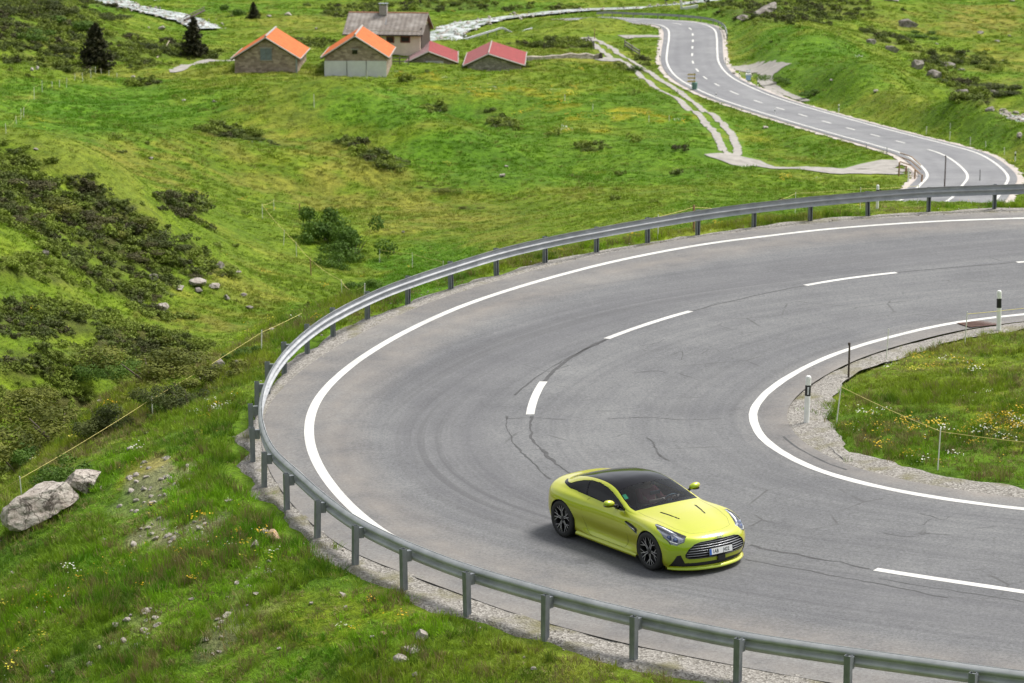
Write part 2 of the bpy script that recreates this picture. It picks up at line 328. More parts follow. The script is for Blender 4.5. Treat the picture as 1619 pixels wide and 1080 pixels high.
cov('dry', (380, 270, 230, 50, 8, .75), (330, 480, 150, 50, 0, .5), (560, 270, 180, 50, 22, .8), (250, 510, 170, 22, 0, .9), (1560, 28, 120, 22, 6, 1), (1480, 45, 100, 15, 6, .7), (1600, 95, 90, 35, 0, .6), (230, 115, 220, 15, 0, .4), (480, 115, 150, 12, 0, .4), (690, 330, 150, 50, 10, .55), (850, 300, 120, 20, 0, .45), (470, 40, 100, 25, 5, .5), (1150, 90, 12, 50, 0, .7), (900, 95, 120, 20, 0, .5), (1410, 330, 60, 12, 0, .4), (60, 150, 90, 10, 0, .5))
cov('lush', (180, 160, 140, 40, 0, 1), (600, 172, 130, 34, 4, 1), (850, 250, 250, 50, 0, .8), (1280, 110, 130, 60, 20, .8), (1100, 240, 150, 50, 0, .8), (650, 440, 100, 40, -20, 1), (1540, 200, 80, 30, 20, .6), (1280, 230, 100, 25, 15, .7), (30, 140, 60, 14, 0, .8), (730, 230, 120, 25, 0, .9), (300, 40, 60, 18, 15, .6), (780, 10, 150, 10, 0, .8), (1180, 320, 120, 25, 0, .6), (480, 530, 60, 50, -40, .7), (200, 200, 120, 20, 0, .6))
cov('flower', (780, 142, 150, 16, 3, .7), (980, 182, 130, 14, 3, .9), (860, 165, 110, 16, 5, .7), (930, 206, 60, 5, 0, 1), (690, 122, 80, 6, 3, .6), (700, 225, 26, 4, 0, .8), (1010, 135, 90, 10, 0, .5), (1560, 660, 120, 40, 10, .8), (1420, 700, 120, 30, 15, .5), (1500, 590, 90, 20, 0, .5), (1450, 620, 150, 60, 10, .4), (300, 690, 90, 26, -40, 1), (255, 735, 80, 40, -35, .9), (330, 650, 50, 14, -40, .8), (200, 800, 60, 20, -30, .5), (420, 860, 60, 30, 0, .35), (500, 980, 80, 40, 0, .3), (640, 960, 60, 30, 0, .3), (900, 240, 80, 5, 0, .5), (1190, 215, 60, 20, 20, .35), (1230, 285, 70, 6, 0, .5), (1540, 80, 40, 15, 0, .4), (1600, 20, 60, 8, 0, .5), (60, 195, 20, 5, 0, .7), (430, 250, 60, 30, 0, .2), (210, 820, 30, 12, -30, .5), (150, 860, 40, 12, -30, .4), (220, 945, 20, 10, 0, .5), (1180, 130, 14, 8, 0, .8))
cov('bare', (330, 918, 42, 12, -32, 1), (305, 842, 50, 12, -25, .9), (235, 842, 26, 10, -30, .8), (235, 752, 30, 20, -35, .8), (350, 1005, 35, 14, -45, .7), (175, 1010, 60, 18, -30, .35), (370, 935, 30, 12, -30, .6), (440, 945, 26, 9, -40, .6), (270, 765, 40, 10, -35, .6), (200, 800, 30, 12, -40, .35), (1180, 108, 18, 8, 0, .8), (1300, 600, 12, 30, 0, .3))
def cover(x, y, z):
    """weights of heath, dry, lush, flower and bare ground at world points"""
    u, v = to_px(x, y, z); out = {k: np.zeros(len(u)) for k in ('heath', 'dry', 'lush', 'flower', 'bare')}
    w1 = fbm(x, y, 9, 4); w2 = fbm(x+50, y-20, 3.0, 3); near = (y < 100)
    for k, cx, cy, rx, ry, tl, wt in COV:
        if (k == 'bare' or cy > 560) and (cx < 520) and cy > 680: ok = near
        else: ok = np.ones(len(u), bool)
        if k == 'heath' and cy > 500: ok = y > 92
        a = math.radians(tl); dx = u-cx; dy = v-cy; p = (dx*math.cos(a)+dy*math.sin(a))/rx; q = (-dx*math.sin(a)+dy*math.cos(a))/ry
        r = np.sqrt(p*p+q*q)+.35*w1+.25*w2
        out[k] = np.maximum(out[k], ok*wt*(1-sstep(.75, 1.1, r/(1.45 if k == 'bare' else 1))))
    return out
GREEN = np.array([.112, .178, .009]); DRYC = np.array([.180, .186, .034]); LUSHC = np.array([.070, .168, .006]); HEATHC = np.array([.060, .066, .018]); YEL = np.array([.34, .27, .012]); BAREC = np.array([.20, .18, .14])
def ground_colour(x, y, z, cv=None):
    cv = cv or cover(x, y, z); n1 = fbm(x, y, 7, 4); n2 = fbm(x+9, y+3, 1.7, 3); n3 = fbm(x-40, y+80, 28, 3)
    c = np.repeat(GREEN[None], len(x), 0)
    def mix(c, t, k): k = np.clip(k, 0, 1)[:, None]; return c*(1-k)+np.asarray(t)*k
    c = mix(c, DRYC, .42*sstep(-.1, .9, n1+.4*n2)); c = mix(c, LUSHC, .6*sstep(.1, .9, n3-.3*n1))
    c = mix(c, DRYC*[1, .95, .9], .9*cv['dry']*sstep(-.7, .3, n2+.5*n1)); c = mix(c, LUSHC, .8*cv['lush'])
    c = mix(c, HEATHC, cv['heath']*sstep(-.75, -.1, n2)); c = mix(c, BAREC, cv['bare']*sstep(-.3, .4, n2)*.8)
    c = mix(c, YEL, .5*cv['flower']*sstep(.0, .7, fbm(x, y*.6, 2.2, 3)))
    return c*(1+.10*n2+.10*n1)[:, None]

def mesh_z(x, y):
    """height of the ground mesh itself (bilinear between its vertices)"""
    x = np.asarray(x, float); y = np.asarray(y, float); u = x/y; i = np.clip(np.searchsorted(rows, y)-1, 0, nr-2); j = np.clip(np.searchsorted(us, u)-1, 0, ncol-2); a = (y-rows[i])/(rows[i+1]-rows[i]); b = (u-us[j])/(us[j+1]-us[j]); Z = gz.reshape(nr, ncol)
    return (Z[i, j]*(1-b)+Z[i, j+1]*b)*(1-a)+(Z[i+1, j]*(1-b)+Z[i+1, j+1]*b)*a
# ---------------------------------------------------------------- ground mesh: one sheet from below the camera to the hills
rows = [34.0]
while rows[-1] < 1150:
    y_ = rows[-1]; rows.append(y_+np.interp(y_, [34, 44, 105, 150, 400, 600, 1150], [.5, .18, .20, .6, 1.2, 3.0, 14]))
rows = np.array(rows)
us = np.unique(np.r_[np.linspace(-.62, -.2, 40), np.linspace(-.2, .2, 250), np.linspace(.2, .62, 40)])
gx = (us[None]*(rows[:, None]+12*0)).ravel(); gy = np.repeat(rows, len(us))
gz = land(gx, gy)
nr, ncol = len(rows), len(us)
cv = cover(gx, gy, gz)
gz = gz+cv['heath']*np.where(gy > 92, 1, 0)*(.28*(fbm(gx, gy, 1.5, 3)+.5)+.22*(fbm(gx, gy, 4.0, 2)))
gcol = ground_colour(gx, gy, gz, cv)
dn, sn, _ = dist_poly(np.stack([gx, gy], 1)[gy < 150], rail_line); 
me = bpy.data.meshes.new('ground'); me.vertices.add(len(gx)); me.vertices.foreach_set('co', np.stack([gx, gy, gz], 1).astype(np.float32).ravel())
ii = (np.arange(nr-1)[:, None]*ncol+np.arange(ncol-1)[None]).ravel()
quads = np.stack([ii, ii+1, ii+ncol+1, ii+ncol], 1).astype(np.int32)
me.loops.add(quads.size); me.loops.foreach_set('vertex_index', quads.ravel()); me.polygons.add(len(quads))
me.polygons.foreach_set('loop_start', np.arange(0, quads.size, 4, dtype=np.int32)); me.polygons.foreach_set('use_smooth', np.ones(len(quads), bool)); me.update(calc_edges=True)
ca = me.attributes.new('cover', 'FLOAT_COLOR', 'POINT'); ca.data.foreach_set('color', np.c_[np.clip(gcol, 0, 1), np.ones(len(gx))].astype(np.float32).ravel())
k = M('meadow_ground', rough=.9, spec=.15)
a = k.n('ShaderNodeAttribute', attribute_name='cover'); P_ = k.coord('Object')
f1 = k.noise(1.3, P_, 6, .65); f2 = k.noise(9, P_, 5, .7); f3 = k.noise(.22, P_, 5, .6)
c = k.mix(k.ramp(f1, [(.3, 0.), (.7, 1.)]), (.55, .6, .5), (1.4, 1.35, 1.3)); c = k.mix(1, a.outputs['Color'], c, 'MULTIPLY')
c = k.mix(1, c, k.mix(k.ramp(f2, [(.3, 0.), (.7, 1.)]), (.6, .6, .6), (1.35, 1.35, 1.3)), 'MULTIPLY')
c = k.mix(1, c, k.mix(k.ramp(f3, [(.35, 0.), (.65, 1.)]), (.8, .85, .85), (1.2, 1.12, 1.05)), 'MULTIPLY')
k.color(c); k.bump(k.math('ADD', k.math('MULTIPLY', f1, 1.6), k.math('MULTIPLY', f2, .5)), .9, .18)
me.materials.append(k.m)
GROUNDM = k.m
# the hillside the picture is taken from: rises behind and below the camera
hx = np.linspace(-190, 190, 96); hy = np.r_[np.linspace(-260, -20, 40), np.linspace(-16, 120, 60)]
HX, HY = [q.ravel() for q in np.meshgrid(hx, hy)]
hz = np.interp(HY, [-260, -120, -40, -6, 0, 8, 20, 30, 36, 130], [62, 36, 19, 12.6, 11.4, 8.2, 2.0, -3.2, -5, -5])+1.2*fbm(HX, HY, 14, 4)*sstep(30, -30, HY)+np.where(HY > 20, 0, .0)
wl = sstep(26, 36, HY); hz = hz*(1-wl)+(land(HX, np.maximum(HY, 34))-.4)*wl; hz -= 3.5*((HY > 33) & (np.abs(HX) < .60*HY))
hm = obj('hillside', np.stack([HX, HY, hz], 1), [(i*96+j, i*96+j+1, (i+1)*96+j+1, (i+1)*96+j) for i in range(len(hy)-1) for j in range(95)], GROUNDM, smooth=True)
hm.data.attributes.new('cover', 'FLOAT_COLOR', 'POINT').data.foreach_set('color', np.c_[np.clip(GREEN*(1+.3*fbm(HX, HY, 9, 4))[:, None], 0, 1), np.ones(len(HX))].astype(np.float32).ravel()); tag(hm, kind='structure')
ground = bpy.data.objects.new('ground', me); col.objects.link(ground); tag(ground, kind='structure')
# ---------------------------------------------------------------- asphalt
def asphalt(name, base, hair=True):
    k = M(name, rough=.82, spec=.3); P_ = k.coord('Object'); uv = k.coord('UV')
    sep = k.n('ShaderNodeSeparateXYZ'); k.l(uv, sep.inputs[0]); u, v = sep.outputs[0], sep.outputs[1]
    grain = k.noise(17, P_, 4, .9); mid = k.noise(1.1, P_, 6, .62); big = k.noise(.25, P_, 4, .6)
    c = k.mix(k.ramp(grain, [(.30, 0.), (.70, 1.)]), tuple(q*.48 for q in base), tuple(q*1.5 for q in base))
    c = k.mix(1, c, k.mix(k.ramp(mid, [(.3, 0.), (.7, 1.)]), (.90, .90, .91), (1.08, 1.08, 1.07)), 'MULTIPLY')
    c = k.mix(1, c, k.mix(k.ramp(big, [(.35, 0.), (.65, 1.)]), (.83, .83, .85), (1.12, 1.12, 1.11)), 'MULTIPLY')
    # wear along the driving direction: streaks are noise squeezed across and stretched along the lane (uv in metres)
    def streak(sx, sy, d=3):
        mp = k.n('ShaderNodeMapping'); mp.inputs['Scale'].default_value = (sx, sy, 1); k.l(uv, mp.inputs[0]); return k.noise(1, mp.outputs[0], d, .6)
    s1 = streak(2.2, .035, 5); s2 = streak(5.5, .06, 4); s3 = streak(.6, .05, 3)
    c = k.mix(1, c, k.mix(k.ramp(s1, [(.3, 0.), (.68, 1.)]), (.80, .80, .82), (1.08, 1.08, 1.07)), 'MULTIPLY')
    if hair:
        # dark tyre arcs in the driven part of each lane (u runs 0 at the inner edge to 1 at the outer edge)
        uvn = k.n('ShaderNodeAttribute', attribute_name='across'); ua = uvn.outputs['Fac']
        band = k.ramp(ua, [(.02, 0.), (.16, .5), (.27, .15), (.40, .35), (.52, .25), (.60, 1.), (.72, .8), (.80, .12), (.9, 0.)])
        fine = k.ramp(s2, [(.46, 0.), (.60, 1.)])
        patch = k.ramp(s3, [(.35, .1), (.65, 1.)])
        c = k.mix(k.math('MULTIPLY', k.math('MULTIPLY', band, fine), k.math('MULTIPLY', patch, .62)), c, (.055, .055, .058))
        c = k.mix(k.math('MULTIPLY', k.math('MULTIPLY', band, k.ramp(big, [(.3, .4), (.6, 1.)])), .42), c, (.085, .085, .095))
        # brownish dust lying along the outer line and the inner edge
        dust = k.ramp(ua, [(0, .7), (.07, .12), (.12, 0.), (.78, 0.), (.87, .6), (.93, .2), (1, .6)])
        c = k.mix(k.math('MULTIPLY', dust, k.ramp(mid, [(.25, .15), (.7, .65)])), c, (.29, .25, .205))
        # fine crazing
        vo = k.n('ShaderNodeTexVoronoi', feature='DISTANCE_TO_EDGE'); vo.inputs['Scale'].default_value = .9
        ds = k.mix(.35, P_, k.n('ShaderNodeTexNoise', i_Scale=2.2).outputs['Color']); k.l(ds, vo.inputs['Vector'])
        cr = k.ramp(vo.outputs['Distance'], [(0, 1.), (.022, 0.)]); msk = k.ramp(k.noise(.55, P_, 4, .6), [(.52, 0.), (.60, 1.)])
        lane = k.ramp(ua, [(.05, 0.), (.15, 1.), (.5, 1.), (.62, .1), (.7, 0.)])
        c = k.mix(k.math('MULTIPLY', k.math('MULTIPLY', cr, msk), k.math('MULTIPLY', lane, .75)), c, (.05, .05, .05))
    else:
        # two pairs of paler wheel tracks
        st = k.ramp(u, [(.06, 0.), (.17, 1.), (.25, .2), (.34, 1.), (.45, 0.), (.55, 0.), (.66, 1.), (.75, .2), (.83, 1.), (.94, 0.)])
        c = k.mix(k.math('MULTIPLY', st, .22), c, tuple(min(1, q*1.35) for q in base))
    k.color(c); k.bump(grain, .35, .006); return k.m
ASPH = asphalt('worn_asphalt', (.138, .141, .144)); ASPH2 = asphalt('valley_asphalt', (.175, .178, .187), False)
k = M('road_paint', rough=.6); f = k.noise(1.2, k.coord(), 6, .7); f2 = k.noise(26, k.coord(), 3, .8); c = k.mix(k.ramp(f, [(.35, 0.), (.7, 1.)]), (.60, .60, .57), (.47, .465, .445)); c = k.mix(k.math('MULTIPLY', k.ramp(f2, [(.52, 0.), (.62, 1.)]), k.ramp(f, [(.45, .15), (.65, .8)])), c, (.26, .26, .255)); k.color(c); PAINT = k.m
GRAVEL = M('gravel', rough=.95, spec=.2); g_ = GRAVEL; P_ = g_.coord('Object')
vo = g_.n('ShaderNodeTexVoronoi'); vo.inputs['Scale'].default_value = 26; g_.l(P_, vo.inputs['Vector'])
cc = g_.mix(g_.ramp(vo.outputs['Color'], [(.15, 0.), (.9, 1.)]), (.14, .13, .115), (.34, .325, .30))
cc = g_.mix(g_.ramp(g_.noise(.9, P_, 5, .6), [(.52, 0.), (.68, 1.)]), cc, (.16, .15, .09))
g_.color(cc); g_.bump(vo.outputs['Distance'], .7, .025); GRAVEL = g_.m
TRACKM = simple('track_gravel', (.27, .255, .235), .95, var=.22, scale=1.2, bump=.3)

def grid_faces(a, b): return [(i*b+j, i*b+j+1, (i+1)*b+j+1, (i+1)*b+j) for i in range(a-1) for j in range(b-1)]
# the hairpin as one strip: inner edge to outer edge, matched at the apex
def split_at(P, px):
    q = on_plane(*px); k = np.linalg.norm(P-q, axis=1).argmin(); return P[:k+1], P[k:]
oa, ob = split_at(edge_out, (424, 690)); ia, ib = split_at(edge_in, (1250, 660))
NA = 170; OUT = np.vstack([resample(oa, n=NA), resample(ob, n=NA)[1:]]); INN = np.vstack([resample(ia, n=NA), resample(ib, n=NA)[1:]])
def straight_pair(O, I, lam=.35):
    return O, I
nst = len(OUT); nac = 25; t = np.linspace(0, 1, nac)
G = INN[:, None]*(1-t)[None, :, None]+OUT[:, None]*t[None, :, None]; gxy = G.reshape(-1, 2)
cen_len = np.r_[0, np.cumsum(np.linalg.norm(np.diff((OUT+INN)/2, axis=0), axis=1))]
wid = np.linalg.norm(OUT-INN, axis=1)
uvs = np.stack([(t[None]*wid[:, None]).ravel(), np.repeat(cen_len, nac)], 1)
vz = np.c_[gxy, plane(gxy[:, 0], gxy[:, 1])]
road = obj('road', vz, [f[::-1] for f in grid_faces(nst, nac)], ASPH, smooth=True, uv=uvs); tag(road, kind='structure')
at_ = road.data.attributes.new('across', 'FLOAT', 'POINT'); at_.data.foreach_set('value', np.tile(t, nst).astype(np.float32))
def ribbon(name, P, width, m, parent=None, dz=.004, zf=None, off=0, wob=0, uv=False, nx=2):
    """a strip of this width along P; heights from zf or from P itself"""
    n = left_normals(P); tt = np.linspace(-.5, .5, nx)
    wv = width if np.ndim(width) else np.full(len(P), width)
    Gx = P[:, None, :2]+n[:, None]*(off+tt[None, :, None]*wv[:, None, None])
    if wob:
        e = wob*fbm(P[:, 0]*1.0, P[:, 1]*1.0, .7, 3); e2 = wob*fbm(P[:, 0]+40, P[:, 1], .7, 3)
        Gx[:, 0] += n*e[:, None]; Gx[:, -1] += n*e2[:, None]
    q = Gx.reshape(-1, 2)
    z = (zf(q[:, 0], q[:, 1]) if zf else np.repeat(P[:, 2], nx))+dz
    L = np.r_[0, np.cumsum(np.linalg.norm(np.diff(P[:, :2], axis=0), axis=1))]
    o = obj(name, np.c_[q, z], [f[::-1] for f in grid_faces(len(P), nx)], m, parent, smooth=True, uv=np.stack([np.tile(tt+.5, len(P)), np.repeat(L, nx)], 1))
    if parent is None: tag(o, kind='structure')
    return o
ribbon('edge_line', outer_line, .215, PAINT, road, .004, plane)
ribbon('edge_line', inner_line, .19, PAINT, road, .004, plane, wob=.012)
def along(P, q): return np.linalg.norm(P[:, :2]-np.asarray(q)[:2], axis=1).argmin()
for a, b in (((1700, 404), (1610, 415)), ((1418, 431), (1275, 451)), ((1092, 492), (958, 536)), ((858, 605), (838, 656)), ((1377, 899), (1619, 936))):
    i, j = along(centre_line, on_plane(*a)), along(centre_line, on_plane(*b))
    if (a[0] == 1377): j = i+int(3.3/.2)
    ribbon('centre_dash', centre_line[i:j+1], .19, PAINT, road, .004, plane)
CRACK = simple('crack_sealing', (.045, .045, .047), .75, var=.4)
def crack(px, wd=.05, wob=.03, step=.08):
    P = spline(pl(px), step); ww = wd*(.55+.6*np.clip(fbm(P[:, 0], P[:, 1], .5, 3)+.3, -.4, 1)); P = P+left_normals(P)*(wob*fbm(P[:, 0]+9, P[:, 1]-7, .35, 3))[:, None]
    ribbon('crack', P, np.maximum(ww, .012), CRACK, road, .003, plane)
for a, b, wd in (((1610, 415), (1418, 431), .05), ((1275, 451), (1092, 492), .055), ((958, 536), (858, 605), .10)):
    i, j = along(centre_line, on_plane(*a)), along(centre_line, on_plane(*b)); P = centre_line[i:j+1]
    ribbon('crack', P+left_normals(P)*(.04*fbm(P[:, 0], P[:, 1], .5, 3))[:, None], wd, CRACK, road, .003, plane)
crack([(957, 538), (900, 565), (860, 588), (836, 606), (812, 625)], .05)
crack([(840, 658), (838, 680), (852, 706), (880, 733), (905, 752)], .10, .05); crack([(800, 658), (802, 675), (815, 705), (845, 735), (870, 758)], .05, .04)
crack([(800, 662), (850, 661), (895, 664)], .03, .03); crack([(960, 662), (1020, 660), (1080, 664), (1140, 662)], .03, .05); crack([(1022, 692), (1035, 705), (1043, 720), (1060, 728)], .06, .06)
crack([(1185, 862), (1250, 876), (1310, 886), (1376, 899)], .07, .05); crack([(1180, 884), (1280, 903), (1390, 924), (1500, 945)], .04, .05)
crack([(1390, 915), (1480, 930), (1619, 952)], .025, .04)
for q in ([(1010, 548), (1035, 543), (1048, 536)], [(1060, 562), (1080, 555), (1078, 570)], [(1000, 590), (1030, 586), (1055, 590)], [(1110, 560), (1125, 552), (1135, 556)], [(1455, 812), (1490, 822), (1500, 816)], [(1460, 830), (1475, 820)], [(1395, 843), (1440, 848), (1470, 842)], [(1225, 797), (1245, 800)], [(1540, 836), (1575, 832)], [(1310, 705), (1322, 718), (1335, 726)]): crack(q, .022, .06)
# raised inner gutter joint: dark seam between old and new asphalt on the inside
P = inner_line+left_normals(inner_line)*.46; i, j = along(P, on_plane(1233, 690)), along(P, on_plane(1320, 752)); ribbon('crack', P[i:j], .05, CRACK, road, .003, plane, wob=.03)

# gravel verges
def bumpy(x, y): return plane(x, y)-.03+.018*fbm(x, y, .5, 3)
P = outer_line-left_normals(outer_line)*1.02
G0 = OUT; nO = -left_normals(OUT)
dr, _, _ = dist_poly(OUT, rail_line); 
wv = np.clip(dr+.22, .35, 2.2)+.22*fbm(OUT[:, 0], OUT[:, 1], 1.1, 3)
tt = np.linspace(-.12, 1, 9); Gq = (OUT[:, None]+nO[:, None]*(tt[None, :, None]*wv[:, None, None])).reshape(-1, 2)
zz = bumpy(Gq[:, 0], Gq[:, 1])-np.tile(np.r_[-.018, -.016, 0, 0, 0, 0, 0, .01, .09], nst)
tag(obj('gravel_verge', np.c_[Gq, zz], grid_faces(nst, 9), GRAVEL, smooth=True), kind='structure')
nI = left_normals(INN); wv = .62+.32*np.clip(fbm(INN[:, 0], INN[:, 1], 1.3, 3), -.6, .9)
ap = np.exp(-((np.arange(nst)-NA)/22.)**2); wv = wv+.35*ap
Gq = (INN[:, None]+nI[:, None]*(tt[None, :, None]*wv[:, None, None])).reshape(-1, 2)
zz = bumpy(Gq[:, 0], Gq[:, 1])+np.tile(np.r_[-.03, .0, .01, .02, .03, .04, .045, .05, .02], nst)
tag(obj('gravel_verge', np.c_[Gq, zz], [f[::-1] for f in grid_faces(nst, 9)], GRAVEL, smooth=True), kind='structure')

# ---------------------------------------------------------------- lower road
lowr = ribbon('road', lower_road, 8.1, ASPH2, dz=.0, uv=True, nx=9)
SHO = simple('stony_shoulder', (.40, .36, .33), .95, var=.2, scale=1.5)
ribbon('road_shoulder', lower_road, 9.3, SHO, dz=-.05, wob=.25, nx=3)
def lower_part(P, a, b):
    i = along(P, at(*a)); j = along(P, at(*b)); i, j = min(i, j), max(i, j); return P[i:j+1]
n = left_normals(lower_road)
for sd in (-1, 1):
    Lq = lower_road.copy(); Lq[:, :2] += n*sd*3.3
    if sd == 1: ribbon('edge_line', Lq, .24, PAINT, lowr, .012)
    else: ribbon('edge_line', Lq, .24, PAINT, lowr, .012)
Lc = lower_road
def low_at(px, py): 
    u, v = to_px(Lc[:, 0], Lc[:, 1], Lc[:, 2]); return int(((u-px)**2+(v-py)**2).argmin())
ribbon('centre_line', Lc[low_at(1421, 343):low_at(1465, 236)+1], .22, PAINT, lowr, .012)
fine = resample(Lc, .5); uf, vf = to_px(fine[:, 0], fine[:, 1], fine[:, 2])
i0 = int(((uf-1440)**2+(vf-229)**2).argmin()); i1 = int(((uf-1000)**2+(vf-34)**2).argmin())
k_ = i0+4
while k_ < i1: ribbon('centre_dash', fine[k_:k_+8], .22, PAINT, lowr, .012); k_ += 8+11

# ---------------------------------------------------------------- tracks, stream
def drape(px, step=.5): return spline([tuple(hit(*p)) for p in px], step, 3)
TR = []
def track(name, px, wd, m=TRACKM, dz=.07, wob=.12):
    P = drape(px); TR.append((P, wd/2+(.65 if wd < 2 else 1.6))); return ribbon(name, P, wd, m, dz=dz, zf=mesh_z, wob=wob, nx=7)
track('gravel_track', [(925, 64), (949, 66), (964, 74), (976, 85), (991, 94.5), (1008, 104), (1027, 115), (1045, 128), (1064, 139), (1082, 152), (1113, 177), (1147, 203), (1161, 224), (1167, 243), (1162, 252)], .8)
track('gravel_track', [(923, 63), (941, 72), (952, 81), (966, 93), (983, 99), (1004, 113), (1027, 130), (1054, 148), (1080, 165), (1113, 193), (1134, 217), (1142, 238), (1152, 250)], .8)
track('gravel_track', [(1140, 243), (1157, 252), (1190, 261), (1240, 266), (1300, 271), (1360, 271), (1415, 272)], 3.4, wob=.4)
track('gravel_track', [(1362, 268), (1392, 262), (1422, 263)], 7.5, wob=.5)
track('gravel_track', [(985, 60), (1010, 57.5), (1035, 58), (1056, 59)], 2.4, wob=.3)
track('gravel_track', [(925, 63.5), (935, 63), (945, 64)], 2.2, wob=.3); track('gravel_track', [(948, 93), (965, 95), (982, 96)], 2.4, wob=.3)
track('gravel_track', [(268, 113), (290, 106), (317, 100), (343, 97), (368, 95.5), (385, 96)], 1.7, wob=.2)
track('gravel_track', [(1144, 107), (1170, 107), (1200, 109), (1232, 111)], 2.6, wob=.4)
track('gravel_track', [(1232, 112), (1219, 118), (1216, 128), (1226, 140), (1248, 151), (1275, 161)], .9); track('gravel_track', [(1212, 113), (1203, 121), (1204, 130), (1216, 142), (1236, 152)], .8)
k = M('stream_water', rough=.25, spec=.5); mp = k.n('ShaderNodeMapping'); mp.inputs['Scale'].default_value = (4.5, .22, 1); k.l(k.coord('UV'), mp.inputs[0]); P_ = k.coord('Object')
f = k.noise(1, mp.outputs[0], 7, .7, .8); f2 = k.noise(.30, P_, 5, .65); h_ = k.math('ADD', k.math('MULTIPLY', f, .62), k.math('MULTIPLY', f2, .38))
k.color(k.mix(k.ramp(h_, [(.40, 0.), (.47, .35), (.56, 1.)]), (.08, .10, .10), (.46, .495, .50)))
k.l(k.ramp(f, [(.4, .12), (.6, .8)]), k.b.inputs['Roughness']); k.bump(f, .4, .12); WATER = k.m
for S_, wd in ((stream_r, 6.2), (stream_l, 4.6), (stream_g, 7.0)):
    wv = wd*(1+.35*fbm(S_[:, 0], S_[:, 1], 14, 3)); 
    if S_ is stream_r: wv *= np.interp(np.arange(len(S_)), [0, len(S_)*.25, len(S_)*.45, len(S_)*.6, len(S_)], [1.1, 1.35, .9, .55, .5])
    tag(ribbon('stream', S_, wv, WATER, dz=-.12, wob=.6, nx=7), kind='structure')

# ---------------------------------------------------------------- guard rails
GALV = M('galvanised_steel', rough=.6, metal=.15); f = GALV.noise(2.2, GALV.coord(), 6, .65); GALV.color(GALV.mix(GALV.ramp(f, [(.3, 0.), (.7, 1.)]), (.28, .295, .315), (.44, .455, .475))); GALV.l(GALV.ramp(f, [(.3, .72), (.7, .58)]), GALV.b.inputs['Roughness']); GALV = GALV.m
GALVD = M('weathered_post_steel', rough=.55, metal=.5); f = GALVD.noise(5, GALVD.coord('Object', (1, 1, .3)), 5, .6); GALVD.color(GALVD.mix(GALVD.ramp(f, [(.3, 0.), (.7, 1.)]), (.12, .135, .155), (.30, .32, .34))); GALVD = GALVD.m
PROF = [(-.000, .155), (.030, .150), (.046, .118), (.080, .098), (.083, .060), (.050, .038), (.006, .016), (.000, 0), (.006, -.016), (.050, -.038), (.083, -.060), (.080, -.098), (.046, -.118), (.030, -.150), (0, -.155)]
PROF = [(.083-a_, h_) for a_, h_ in PROF]
def w_beam(name, P3, side, m, parent):
    """corrugated beam along P3 (height of its middle), waves towards the road on that side"""
    n = left_normals(P3)*side; V = []; F = []; np_ = len(PROF)
    for i in range(len(P3)):
        for (a, h) in PROF: V.append((P3[i, 0]+n[i, 0]*a, P3[i, 1]+n[i, 1]*a, P3[i, 2]+h))
    for i in range(len(P3)):                               # the back skin, 6 mm behind
        for (a, h) in PROF: V.append((P3[i, 0]+n[i, 0]*(a-.006), P3[i, 1]+n[i, 1]*(a-.006), P3[i, 2]+h))
    N = len(P3)*np_
    for i in range(len(P3)-1):
        for j in range(np_-1):
            q = (i*np_+j, i*np_+j+1, (i+1)*np_+j+1, (i+1)*np_+j); F += [q[::-1] if side > 0 else q, tuple(x+N for x in (q if side > 0 else q[::-1]))]
        for j in (0, np_-1): F.append((i*np_+j, (i+1)*np_+j, (i+1)*np_+j+N, i*np_+j+N))
    return obj(name, V, F, m, parent, smooth=True)
base = posts[len(posts)//2]
rail = thing('guard_rail', 'long galvanised guard rail curving round the outside of the hairpin beside the car', 'guard rail', (base[0], base[1], plane(*base)))
off = np.array(rail.location)
RP = rail_line+left_normals(rail_line)*.165
RP3 = np.c_[RP, plane(RP[:, 0], RP[:, 1])+.60+.008*fbm(RP[:, 0], RP[:, 1], 3, 2)]-off
w_beam('rail_beam', RP3, 1, GALV, rail)
for i in range(1, len(posts), 2):                          # overlapping sheets, bolted at every second post
    k_ = along(rail_line, posts[i]); 
    if 1 < k_ < len(RP3)-2: seg = resample(RP3[k_-1:k_+2], n=4); seg[:, :2] += left_normals(seg)*.004; w_beam('lap_joint', seg, 1, GALV, rail)
post_me = None; nP = left_normals(spline(posts, .4, 2))
for i, p in enumerate(posts):
    k_ = along(rail_line, p); tq = rail_line[min(k_+1, len(rail_line)-1)]-rail_line[max(k_-1, 0)]; ang = math.atan2(tq[1], tq[0])
    if post_me is None:
        mb = MB()                                           # open C section
        mb.box((0, -.052, .24), (.11, .007, 1.02)); mb.box((-.052, 0, .24), (.006, .097, 1.02)); mb.box((.052, 0, .24), (.006, .097, 1.02)); mb.box((-.036, .047, .24), (.026, .006, 1.02)); mb.box((.036, .047, .24), (.026, .006, 1.02))
        pm = mb.build('post', GALVD, rail); post_me = pm.data
        bb = MB().box((0, .105, .60), (.09, .10, .20)); bb.lathe([(0, .262), (.016, .262), (.02, .25)], 8, 'y', (0, 0, .60)); bo = bb.build('spacer', GALVD, pm); bme = bo.data
    else:
        pm = bpy.data.objects.new('post', post_me); col.objects.link(pm); pm.parent = rail
        bo = bpy.data.objects.new('spacer', bme); col.objects.link(bo); bo.parent = pm
    pm.location = Vector((p[0], p[1], plane(*p)-.03+random.uniform(-.015, .015)))-Vector(off); pm.rotation_euler = (random.gauss(0, .012), random.gauss(0, .012), ang)
